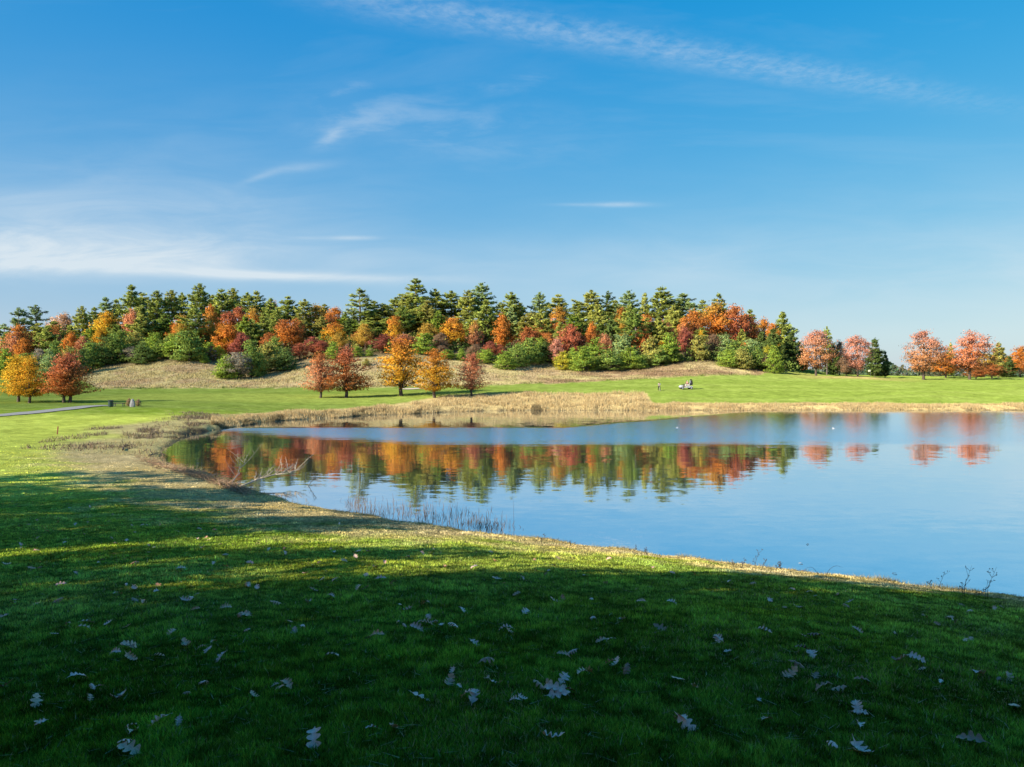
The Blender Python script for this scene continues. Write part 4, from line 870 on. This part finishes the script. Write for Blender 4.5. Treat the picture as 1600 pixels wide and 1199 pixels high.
# ------------------------------------------------------------------ path
def strip(name, pix, width, m, label, dz=.03):
    P = [hit(*p) for p in pix]; P = [Vector((p.x, p.y, 0)) for p in P]; Q = []
    for i in range(len(P) - 1):
        n = max(2, int((P[i + 1] - P[i]).length / 1.0))
        for k in range(n): Q.append(P[i].lerp(P[i + 1], k / n))
    Q.append(P[-1]); V = []; Fc = []; nx = 5
    for i, p in enumerate(Q):
        d = (Q[min(i + 3, len(Q) - 1)] - Q[max(i - 3, 0)]).normalized(); nn = Vector((-d.y, d.x, 0))
        for k in range(nx): q = p + nn * width * (k / (nx - 1) - .5); V.append((q.x, q.y, H1(q.x, q.y) + dz))
    for i in range(len(Q) - 1):
        for k in range(nx - 1): a = i * nx + k; Fc.append((a, a + 1, a + nx + 1, a + nx))
    o = obj(name, new_mesh(name, V, Fc, True), m); tag(o, label, None, None, 'structure'); return o
M_path = simple('path asphalt', (.27, .26, .24), .9, .15, 3)
strip('path', [(-160, 659), (-60, 653.5), (0, 650), (60, 644.5), (110, 639), (145, 635.5), (172, 634.5)], 3.2, M_path, 'pale cart path crossing the grass at the left', .08)

# sand bunker edge seen between two trees
def bunker():
    c = hit(645, 608); V = [(c.x, c.y, H1(c.x, c.y) + .12)]; n = 28
    for k in range(n):
        a = k / n * 6.283; r = 1 + .15 * math.sin(3 * a); x = c.x + 3.2 * r * math.cos(a); y = c.y + 2.2 * r * math.sin(a); V.append((x, y, H1(x, y) + .10))
    me = bpy.data.meshes.new('sand'); me.from_pydata(V, [], [(0, k + 1, (k + 1) % n + 1) for k in range(n)]); me.update()
    tag(obj('sand_bunker', me, simple('sand', (.62, .50, .36), .95, .1, 5)), 'small pale sand bunker behind the golden trees', 'bunker')
bunker()

# ------------------------------------------------------------------ bench, bin, boulder, stake, flag
M_green = simple('dark green paint', (.02, .05, .04), .5, .15); M_dk = simple('dark', (.02, .02, .022), .6, .2); M_white = simple('white paint', (.62, .62, .66), .35, .05); M_grey = simple('stone', (.26, .26, .27), .9, .25, 3)
M_red = simple('red brown paint', (.22, .06, .035), .8, .2); M_metal = simple('metal', (.5, .5, .5), .3, .1, 5, 1.0)
b = hit(173, 636); sc = b.y / 100.0
t = thing('litter_bin', 'dark green litter bin at the end of the bench', 'bin', b)
mb = MB(); mb.tube([(0, 0, 0), (0, 0, .05), (0, 0, .75)], [.27, .3, .32], 16); obj('body', mb.mesh('bin_body'), M_green, t)
mb = MB(); mb.tube([(0, 0, .751), (0, 0, .82), (0, 0, .88)], [.36, .36, .22], 16); obj('lid', mb.mesh('bin_lid'), M_dk, t)
b = hit(186, 635.5); t = thing('bench', 'dark backless bench between the bin and the boulder', 'bench', b)
mb = MB()
for k in range(4): mb.box((0, -.21 + k * .14, .47), (1.6, .12, .09))
obj('seat', mb.mesh('bench_seat'), M_dk, t)
for sx in (-1, 1):
    mb = MB().box((sx * .6, 0, .42), (.07, .5, .05)).box((sx * .6, -.19, .195), (.07, .06, .40)).box((sx * .6, .19, .195), (.07, .06, .40)); obj('leg', mb.mesh('bench_leg'), M_green, t)
def boulder():
    b = hit(207, 636); mb = MB(); rr = random.Random(5); n = 10; rings = [(0, .34), (.25, .36), (.55, .30), (.85, .22), (1.0, .17), (1.08, .07)]
    for (z, r) in rings:
        for k in range(n): a = k / n * 6.283; q = r * rr.uniform(.82, 1.12); mb.v.append(Vector((q * math.cos(a), q * .7 * math.sin(a), z + rr.uniform(-.03, .03))))
    for i in range(len(rings) - 1):
        for k in range(n): a = i * n + k; c = i * n + (k + 1) % n; mb.f.append((a, c, c + n, a + n))
    mb.f.append(tuple(range((len(rings) - 1) * n, len(rings) * n)))
    tag(obj('boulder', mb.mesh('boulder'), M_grey, None, b), 'upright pale grey boulder inside a brown shrub by the bench', 'boulder')
boulder()
b = hit(206, 635.3); put_tree('shrub', b + Vector((-.6, .4, 0)), 1.15, 1.0, CO['brown'], 'brown rounded shrub left of the grey boulder', 'shrub', 'shrub')
put_tree('shrub', b + Vector((.7, .4, 0)), 1.0, .95, CO['brown'], 'brown rounded shrub right of the grey boulder', 'shrub', 'shrub')
b = hit(90, 679); h = 12 / F * b.y
mb = MB().box((0, 0, h * .45), (.07, .07, h * 1.1), Matrix.Rotation(.1, 3, 'Y')).box((.05, 0, h * 1.0 + .02), (.05, .05, .06), Matrix.Rotation(.1, 3, 'Y'))
tag(obj('marker_stake', mb.mesh('stake'), M_red, None, b), 'slim red brown marker stake standing on the sunlit left lawn', 'stake')
b = hit(1360, 590); b = at(1360, 192); t = thing('golf_flag', 'small white flag on a pole on the tan mound by the dark pine', 'flag', b)
mb = MB().tube([(0, 0, -.2), (0, 0, 2.1)], .025, 6); obj('pole', mb.mesh('pole'), M_metal, t)
V = []; Fc = []
for i in range(6):
    for j in range(3): V.append((-.02 - i * .11, .04 * math.sin(i * 1.3), 1.55 + j * .22 - i * .012))
for i in range(5):
    for j in range(2): a = i * 3 + j; Fc.append((a, a + 3, a + 4, a + 1))
obj('flag', new_mesh('flag', V, Fc, True), simple('flag cloth', (.8, .78, .6), .8, .05), t)

# ------------------------------------------------------------------ people
def skin_person(name, J, edges, radii, m, parent=None, sub=2, loc=None, root=0):
    me = bpy.data.meshes.new(name); me.from_pydata(J, edges, []); o = bpy.data.objects.new(name, me); link(o, parent)
    if loc is not None: o.location = loc
    sk = o.modifiers.new('skin', 'SKIN'); sk.use_smooth_shade = True
    for i, r in enumerate(radii): sv = me.skin_vertices[0].data[i]; sv.radius = (r, r) if not isinstance(r, tuple) else r
    me.skin_vertices[0].data[root].use_root = True
    ss = o.modifiers.new('sub', 'SUBSURF'); ss.levels = sub; ss.render_levels = sub
    me.materials.append(m); return o
M_skin = simple('skin', (.55, .33, .24), .6, .05)
def figure(label, loc, rz, pose, shirt, trousers, cap):
    t = thing('person', label, 'person', loc, rz)
    J = pose
    names = list(J); ix = {k: i for i, k in enumerate(names)}
    E = [('pelvis', 'waist'), ('waist', 'chest'), ('chest', 'neck'), ('neck', 'head'), ('head', 'crown'), ('head', 'nose')]
    for s in 'LR':
        E += [('chest', 'sh' + s), ('sh' + s, 'el' + s), ('el' + s, 'wr' + s), ('wr' + s, 'palm' + s), ('pelvis', 'hip' + s), ('hip' + s, 'kn' + s), ('kn' + s, 'an' + s), ('an' + s, 'toe' + s)]
        E += [('palm' + s, f'f{k}{s}') for k in range(5)]
    for s in 'LR':
        p = Vector(J['palm' + s]); d = (p - Vector(J['wr' + s])).normalized()
        side = d.cross(Vector((0, 1, 0))); side = side.normalized() if side.length > .1 else Vector((1, 0, 0))
        for k in range(5):
            off = side * (.015 * (k - 2)) + d * (.07 if k else .035) + Vector((0, 0, -.01 * (k % 2)))
            if k == 0: off = side * -.045 + d * .03
            J[f'f{k}{s}'] = tuple(p + off)
    names = list(J); ix = {k: i for i, k in enumerate(names)}
    R = dict(pelvis=(.15, .11), waist=(.13, .10), chest=(.17, .12), neck=.055, head=.085, crown=.075, nose=.02)
    rad = []
    for k in names:
        if k in R: rad.append(R[k]); continue
        q = k[:-1]; rad.append({'sh': .06, 'el': .045, 'wr': .03, 'palm': .035, 'hip': .09, 'kn': .06, 'an': .042, 'toe': .035}.get(q, .009))
    skin_person('body', [J[k] for k in names], [(ix[a], ix[b]) for a, b in E], rad, M_skin, t)
    def sub(keys, edges, f, m, nm, extra=.018):
        kk = [k for k in keys]; ii = {k: i for i, k in enumerate(kk)}
        rr = []
        for k in kk:
            r = rad[ix[k]]; rr.append(tuple(x + extra for x in r) if isinstance(r, tuple) else r + extra)
        skin_person(nm, [J[k] for k in kk], [(ii[a], ii[b]) for a, b in edges], rr, m, t)
    sub(['waist', 'chest', 'shL', 'shR', 'elL', 'elR', 'pelvis'], [('pelvis', 'waist'), ('waist', 'chest'), ('chest', 'shL'), ('chest', 'shR'), ('shL', 'elL'), ('shR', 'elR')], 1, shirt, 'shirt')
    sub(['pelvis', 'hipL', 'hipR', 'knL', 'knR', 'anL', 'anR'], [('pelvis', 'hipL'), ('pelvis', 'hipR'), ('hipL', 'knL'), ('hipR', 'knR'), ('knL', 'anL'), ('knR', 'anR')], 1, trousers, 'trousers', .025)
    h = Vector(J['head']); mb = MB(); mb.tube([h + Vector((0, 0, .03)), h + Vector((0, 0, .09)), h + Vector((0, 0, .15))], [.115, .11, .05], 12); nz = Vector(J['nose']) - h; nz.z = 0; nz.normalize()
    mb.box(h + nz * .13 + Vector((0, 0, .05)), (.13, .13, .015)); obj('cap', mb.mesh('cap', True), cap, t)
    return t
M_shirt = simple('grey blue shirt', (.30, .38, .42), .8, .1); M_black = simple('black cloth', (.018, .018, .022), .8, .2); M_pinks = simple('pink shirt', (.62, .22, .17), .8, .1); M_cream = simple('cream cloth', (.6, .55, .48), .8, .1)
stand = dict(pelvis=(0, .06, .93), waist=(0, .02, 1.08), chest=(0, -.10, 1.36), neck=(0, -.17, 1.50), head=(0, -.22, 1.60), crown=(0, -.21, 1.68), nose=(0, -.32, 1.57),
 shL=(-.19, -.10, 1.42), elL=(-.17, -.25, 1.17), wrL=(-.04, -.40, .98), palmL=(0, -.44, .92), shR=(.19, -.10, 1.42), elR=(.17, -.25, 1.17), wrR=(.04, -.40, .99), palmR=(.01, -.45, .95),
 hipL=(-.11, .05, .90), knL=(-.17, -.04, .50), anL=(-.20, .03, .08), toeL=(-.21, -.14, .04), hipR=(.11, .05, .90), knR=(.17, -.04, .50), anR=(.20, .03, .08), toeR=(.21, -.14, .04))
gb = hit(1030, 611)
figure('standing golfer in pale grey shirt and black trousers, bending over a putt', gb, math.radians(-12), stand, M_shirt, M_black, M_black)
mb = MB().tube([(0, 0, .03), (0, 0, .78)], .012, 6).tube([(0, 0, .72), (0, 0, 1.0)], .018, 6).box((.04, 0, .02), (.12, .04, .04))
club = obj('golf_club', mb.mesh('club'), M_metal, None, gb + Vector((.02, -.5, 0))); tag(club, 'golf club held by the standing golfer', 'golf club'); club.rotation_euler = (-.12, 0, 0)

# ------------------------------------------------------------------ golf cart (front faces left)
cb_ = hit(1072, 608.5); cart = thing('golf_cart', 'white golf cart parked on the far fairway', 'golf cart', cb_, math.radians(8))
mb = MB(); mb.prism([(-1.30, .36), (-1.34, .56), (-1.24, .72), (-.98, .80), (-.82, .78), (-.72, .36), (-.18, .34), (-.12, .58), (.50, .60), (.60, .66), (1.10, .66), (1.20, .58), (1.22, .40), (1.0, .32), (-1.05, .30)], -.56, .56)
bd = obj('body', mb.mesh('cart_body'), M_white, cart); bm_ = bd.modifiers.new('bevel', 'BEVEL'); bm_.width = .04; bm_.segments = 2
mb = MB().box((.22, 0, .76), (.62, 1.0, .12)).box((.53, 0, 1.05), (.12, 1.0, .46), Matrix.Rotation(.15, 3, 'Y')); obj('seat', mb.mesh('cart_seat'), M_cream, cart)
for sx in (-.93, .88):
    for sy in (-.5, .5):
        mb = MB().tube([(sx, sy - .11, .27), (sx, sy + .11, .27)], .27, 18); wl = obj('wheel', mb.mesh('tyre'), M_black, cart)
        mb = MB().tube([(sx, sy - .118, .27), (sx, sy + .118, .27)], .13, 14); obj('hub', mb.mesh('hub'), M_white, wl)
mb = MB().box((-.78, 0, .88), (.10, .95, .14)).tube([(-.78, -.25, .88), (-.52, -.25, 1.10)], .02, 6)
ring = [(-.52 + .16 * .6 * math.cos(a), -.25 + .19 * math.sin(a), 1.10 + .16 * math.cos(a) * .8) for a in np.linspace(0, 6.283, 15)]; mb.tube(ring, .015, 5, False); obj('dashboard', mb.mesh('dash'), M_black, cart)
mb = MB()
for sy in (-.45, .45): mb.tube([(.78, sy, .75), (.82, sy, 1.25)], .022, 6)
mb.tube([(.82, -.45, 1.25), (.82, .45, 1.25)], .022, 6).box((1.05, 0, .84), (.5, .95, .04)); obj('bag_rack', mb.mesh('rack'), M_black, cart)
def bag(dx, dy, m, label):
    p = cb_ + Matrix.Rotation(math.radians(8), 3, 'Z') @ Vector((dx, dy, .86)); t = thing('golf_bag', label, 'golf bag', p, math.radians(8))
    mb = MB().tube([(0, 0, 0), (0, 0, .12), (-.02, 0, .6), (-.04, 0, .90)], [.19, .21, .20, .22], 14).box((.14, 0, .3), (.12, .2, .34)); obj('body', mb.mesh('bag'), m, t)
    mb = MB()
    for k in range(6): a = k; mb.tube([(.06 * math.cos(a), .07 * math.sin(a), .6), (.09 * math.cos(a) - .04, .1 * math.sin(a), 1.0 + .05 * (k % 3))], .01, 5).box((.09 * math.cos(a) - .04, .1 * math.sin(a), 1.03 + .05 * (k % 3)), (.09, .05, .08))
    obj('clubs', mb.mesh('clubs'), M_black, t)
bag(1.08, -.24, M_black, 'black golf bag on the near side of the cart rack'); bag(1.08, .24, simple('blue grey bag', (.25, .27, .36), .7, .1), 'blue grey golf bag on the far side of the cart rack')
sit = dict(pelvis=(0, .02, .13), waist=(0, .05, .27), chest=(0, .03, .55), neck=(0, -.02, .70), head=(0, -.04, .80), crown=(0, -.03, .88), nose=(0, -.14, .78),
 shL=(-.19, .03, .60), elL=(-.22, -.14, .38), wrL=(-.12, -.36, .42), palmL=(-.10, -.43, .43), shR=(.19, .03, .60), elR=(.22, -.14, .38), wrR=(.12, -.36, .42), palmR=(.10, -.43, .43),
 hipL=(-.10, 0, .12), knL=(-.14, -.45, .16), anL=(-.14, -.55, -.28), toeL=(-.14, -.72, -.32), hipR=(.10, 0, .12), knR=(.14, -.45, .16), anR=(.14, -.55, -.28), toeR=(.14, -.72, -.32))
Rz = Matrix.Rotation(math.radians(8), 3, 'Z')
figure('person in a pink shirt sitting at the wheel of the golf cart', cb_ + Rz @ Vector((.22, -.25, .78)), math.radians(8 - 90), sit, M_pinks, M_cream, M_cream)
figure('person in dark clothes sitting on the far seat of the golf cart', cb_ + Rz @ Vector((.22, .27, .78)), math.radians(8 - 90), sit, M_black, M_black, M_black)

# gulls resting on the water: tiny white birds
def bird(px, py, lb):
    x, y = wpt(px, py); t = thing('water_bird', lb, 'bird', (x, y, 0), rnd(0, 6))
    J = [(-.14, 0, .03), (-.06, 0, .035), (.04, 0, .04), (.08, 0, .07), (.09, 0, .11), (.13, 0, .108)]
    skin_person('body', J, [(i, i + 1) for i in range(5)], [.01, .04, .045, .022, .022, .008], M_white, t, root=2)
bird(1058, 669, 'tiny white bird on the ruffled water right of the middle'); bird(1302, 670, 'tiny white bird on the water below the mound maple')

# ------------------------------------------------------------------ tall trees left of and behind the camera that shade the lawn
SUN_AZ = math.radians(35); SUN_EL = math.radians(27)   # light travels towards (cos az, sin az)
LIB['big'] = [broadleaf('big', 19, 13, 4.5, 'oval', 200, 12000, .46, .10, lump=.35, shell=.5) for _ in range(2)]
LIB['half'] = [broadleaf('half', 17, 11, 4.0, 'oval', 90, 4600, .42, .09, lump=.5, shell=.6) for _ in range(3)]
LIB['thin'] = [broadleaf('thin', 17, 11, 4.0, 'oval', 80, 2900, .42, .085, lump=.5, shell=.6) for _ in range(3)]
shade = [(-33, 21, 15, 10), (-40, 26, 15, 9), (-40, 14, 18, 12), (-46, 2, 21, 13), (-44, -14, 22, 13), (-24, -24, 23, 14), (-34, -28, 24, 14), (-12, -26, 22, 14), (-20, -10, 20, 12), (-9, -1, 17, 9), (-11, -9, 19, 12), (-28, 13, 16, 11), (-31, 7, 16, 10), (-22, 3, 13, 11), (-25, -6, 17, 12), (-15, -5, 19, 13), (-16, -14, 20, 13), (-6, -9, 18, 13), (-7, -20, 19, 12), (4, -9, 16, 13), (2, -16, 18, 12), (12, -8, 17, 12), (-38, -4, 20, 13), (-33, -16, 20, 12)]
for i, (x, y, h, w) in enumerate(shade):
    qq = -.57 * x + .82 * y
    t = put_tree('half' if qq > 19 else 'thin' if qq > 11 else 'big', Vector((x, y, H1(x, y))), h, w, CO['rust'] if i % 2 else CO['olive'], f'tall oak shading the lawn from outside the picture, {ordw(i + 1)} of its belt', 'oak tree', 'oak_tree', 'oaks shading the near lawn')

# ------------------------------------------------------------------ world, sun, camera
def build_world():
    w = bpy.data.worlds.new('World'); scene.world = w; w.use_nodes = True; nt = w.node_tree
    for n in list(nt.nodes): nt.nodes.remove(n)
    out = nt.nodes.new('ShaderNodeOutputWorld'); bg = nt.nodes.new('ShaderNodeBackground'); nt.links.new(bg.outputs[0], out.inputs[0]); bg.inputs[1].default_value = .126
    sky = N(nt, 'ShaderNodeTexSky', sky_type='NISHITA'); sky.sun_disc = False; sky.sun_elevation = SUN_EL
    # the sun stands opposite to the travel direction; rotation is measured clockwise from +Y
    sx, sy = -math.cos(SUN_AZ), -math.sin(SUN_AZ); sky.sun_rotation = math.atan2(sx, sy); sky.air_density = 1.0; sky.dust_density = .6; sky.ozone_density = 4.5; sky.altitude = 50
    hs = N(nt, 'ShaderNodeHueSaturation'); hs.inputs['Saturation'].default_value = 1.35; nt.links.new(sky.outputs[0], hs.inputs['Color'])
    tc = N(nt, 'ShaderNodeTexCoord'); sp = N(nt, 'ShaderNodeSeparateXYZ'); nt.links.new(tc.outputs['Generated'], sp.inputs[0]); X, Y, Z = sp.outputs
    Yc = math_(nt, 'MAXIMUM', Y, .02); a = math_(nt, 'DIVIDE', X, Yc); e = math_(nt, 'DIVIDE', Z, Yc)
    Zc = math_(nt, 'MAXIMUM', Z, .02); u = math_(nt, 'DIVIDE', X, Zc); v = math_(nt, 'DIVIDE', Y, Zc)
    cv = N(nt, 'ShaderNodeCombineXYZ'); nt.links.new(u, cv.inputs[0]); nt.links.new(v, cv.inputs[1])
    cw = N(nt, 'ShaderNodeCombineXYZ'); nt.links.new(a, cw.inputs[0]); nt.links.new(e, cw.inputs[1])
    def nmap(vec, sx, sy, rot, detail, rough, dist=0, off=(0, 0, 0)):
        q = N(nt, 'ShaderNodeMapping'); q.inputs['Scale'].default_value = (sx, sy, 1); q.inputs['Rotation'].default_value = (0, 0, rot); q.inputs['Location'].default_value = off
        nt.links.new(vec, q.inputs[0]); return noise(nt, 1, detail, rough, q.outputs[0], dist=dist).outputs[0]
    def blob(px, py, rx, ry, rot, gain):
        ca, ce = (px - CX) / F, (HZ - py) / F; da = math_(nt, 'SUBTRACT', a, ca); de = math_(nt, 'SUBTRACT', e, ce); c, s = math.cos(rot), math.sin(rot)
        p = math_(nt, 'ADD', math_(nt, 'MULTIPLY', da, c * F / rx), math_(nt, 'MULTIPLY', de, s * F / rx)); q = math_(nt, 'ADD', math_(nt, 'MULTIPLY', da, -s * F / ry), math_(nt, 'MULTIPLY', de, c * F / ry))
        r = math_(nt, 'ADD', math_(nt, 'MULTIPLY', p, p), math_(nt, 'MULTIPLY', q, q)); g = math_(nt, 'POWER', 2.718, math_(nt, 'MULTIPLY', r, -1)); return math_(nt, 'MULTIPLY', g, gain)
    wisp = nmap(cw.outputs[0], 5, 26, -.05, 7, .62, .6); wisp2 = nmap(cw.outputs[0], 9, 30, -.15, 8, .62, .25, (3, 2, 0)); soft = nmap(cw.outputs[0], 1.6, 5, .1, 4, .5, .3, (7, 0, 0))
    W1 = mapr(nt, wisp, .25, .80, 0, 1, smooth=True); W2 = mapr(nt, wisp2, .38, .70, 0, 1, smooth=True); S1 = mapr(nt, soft, .38, .7, 0, 1, smooth=True)
    def m(*x):
        r = x[0]
        for y in x[1:]: r = math_(nt, 'MULTIPLY', r, y)
        return r
    def add(*x):
        r = x[0]
        for y in x[1:]: r = math_(nt, 'ADD', r, y)
        return r
    lowleft = add(blob(110, 395, 330, 34, -.0, .75), blob(60, 415, 260, 17, .0, .5), blob(40, 340, 420, 60, .0, .38)); lowleft = m(lowleft, add(math_(nt, 'MULTIPLY', W1, .75), .42))
    streak = m(add(blob(480, 432, 190, 6.5, -.02, .55), blob(300, 425, 260, 8, -.05, .35)), add(math_(nt, 'MULTIPLY', W1, .6), .5))
    mid_ = m(add(blob(560, 185, 80, 30, .2, .15), blob(700, 200, 200, 45, -.1, .20), blob(800, 130, 60, 14, .1, .22), blob(515, 215, 22, 10, .6, .3), blob(545, 140, 30, 10, .3, .2)), add(math_(nt, 'MULTIPLY', W2, .9), .15))
    small = add(blob(470, 262, 48, 7, .10, .26), blob(410, 275, 34, 5, .35, .18), blob(545, 372, 34, 3.2, 0, .5), blob(480, 372, 22, 2.5, 0, .2), blob(970, 320, 44, 3.8, 0, .4), blob(900, 320, 40, 2.5, .0, .15)); small = m(small, add(math_(nt, 'MULTIPLY', W2, .6), .6))
    veil = m(1.2, add(blob(1000, 420, 900, 45, .0, .2), blob(1500, 420, 500, 130, 0, .28), blob(250, 250, 420, 110, 0, .12)), add(math_(nt, 'MULTIPLY', S1, .6), math_(nt, 'MULTIPLY', W1, .45), .1))
    # contrail: a straight line on the cloud plane
    ax, ay, bx, by = -.342, 1.99, 1.317, 2.585; L = math.hypot(bx - ax, by - ay); dx, dy = (bx - ax) / L, (by - ay) / L
    pu = math_(nt, 'SUBTRACT', u, ax); pv = math_(nt, 'SUBTRACT', v, ay)
    along = math_(nt, 'ADD', math_(nt, 'MULTIPLY', pu, dx), math_(nt, 'MULTIPLY', pv, dy)); perp = math_(nt, 'ADD', math_(nt, 'MULTIPLY', pu, -dy), math_(nt, 'MULTIPLY', pv, dx))
    cvx = N(nt, 'ShaderNodeCombineXYZ'); nt.links.new(along, cvx.inputs[0]); nt.links.new(perp, cvx.inputs[1])
    cn = nmap(cvx.outputs[0], 9, 14, 0, 8, .72, .5); puff = nmap(cvx.outputs[0], 24, 22, 0, 5, .6, .2, (4, 4, 0)); wb = math_(nt, 'MULTIPLY', math_(nt, 'SUBTRACT', nmap(cvx.outputs[0], 2.2, .4, 0, 3, .5), .5), .06)
    pw = math_(nt, 'ADD', perp, wb); core = math_(nt, 'POWER', 2.718, math_(nt, 'MULTIPLY', m(math_(nt, 'DIVIDE', pw, .085), math_(nt, 'DIVIDE', pw, .085)), -1))
    pw2 = math_(nt, 'SUBTRACT', pw, .075); halo = math_(nt, 'POWER', 2.718, math_(nt, 'MULTIPLY', m(math_(nt, 'DIVIDE', pw2, .085), math_(nt, 'DIVIDE', pw2, .085)), -1))
    fade = m(.62, mapr(nt, along, -.4, .1, 0, 1, smooth=True), mapr(nt, along, 1.2, 2.6, 1, .15, smooth=True))
    con = m(add(m(core, add(m(mapr(nt, cn, .35, .7, 0, 1), .20), m(mapr(nt, puff, .4, .7, 0, 1), .26), .04)), m(halo, mapr(nt, cn, .3, .7, .03, .16))), fade, mapr(nt, Y, 0, .1, 0, 1))
    tot = math_(nt, 'MINIMUM', add(lowleft, streak, mid_, small, veil, con), .85); tot = m(tot, mapr(nt, Y, .05, .2, 0, 1))
    # faint random cirrus for the rest of the dome
    rest = m(mapr(nt, nmap(cv.outputs[0], .5, 1.2, .4, 6, .6, .5), .5, .75, 0, .12), mapr(nt, Z, .03, .2, 0, 1)); tot = math_(nt, 'MAXIMUM', tot, rest)
    sr = N(nt, 'ShaderNodeSeparateColor'); nt.links.new(hs.outputs[0], sr.inputs[0]); cr_ = N(nt, 'ShaderNodeCombineColor')
    for i, (k, g) in enumerate(((.98, .8), (.745, .6), (.795, .27))):
        xx = math_(nt, 'MULTIPLY', math_(nt, 'MAXIMUM', sr.outputs[i], 1e-4), .205)
        nt.links.new(math_(nt, 'DIVIDE', math_(nt, 'MULTIPLY', math_(nt, 'POWER', xx, g), k / .205), math_(nt, 'ADD', math_(nt, 'MULTIPLY', xx, (.66, .14, .06)[i]), 1)), cr_.inputs[i])
    col = mixc(nt, tot, cr_.outputs[0], (3.7, 4.1, 4.35))
    nt.links.new(col, bg.inputs[0])
build_world()
sl = bpy.data.lights.new('sun', 'SUN'); sl.energy = 5.0; sl.angle = math.radians(.53); sl.color = (1.0, .90, .72)
so = bpy.data.objects.new('sun', sl); link(so)
d = Vector((math.cos(SUN_AZ) * math.cos(SUN_EL), math.sin(SUN_AZ) * math.cos(SUN_EL), -math.sin(SUN_EL))); so.rotation_euler = d.to_track_quat('-Z', 'Y').to_euler(); so.location = (-30, -20, 40)
cam = bpy.data.cameras.new('camera'); cam.sensor_width = 36; cam.lens = 36 * F / 1600; cam.clip_end = 9000; cam.clip_start = .1
cam.shift_y = -(599.5 - HZ) / 1600
co = bpy.data.objects.new('camera', cam); link(co); co.location = (0, 0, CAMZ); co.rotation_euler = (math.radians(90), 0, 0); scene.camera = co
scene.view_settings.view_transform = 'Standard'; scene.view_settings.look = 'None'; scene.view_settings.exposure = .70; scene.view_settings.gamma = 1
scene.render.engine = 'CYCLES'; scene.cycles.max_bounces = 8; scene.cycles.transparent_max_bounces = 8
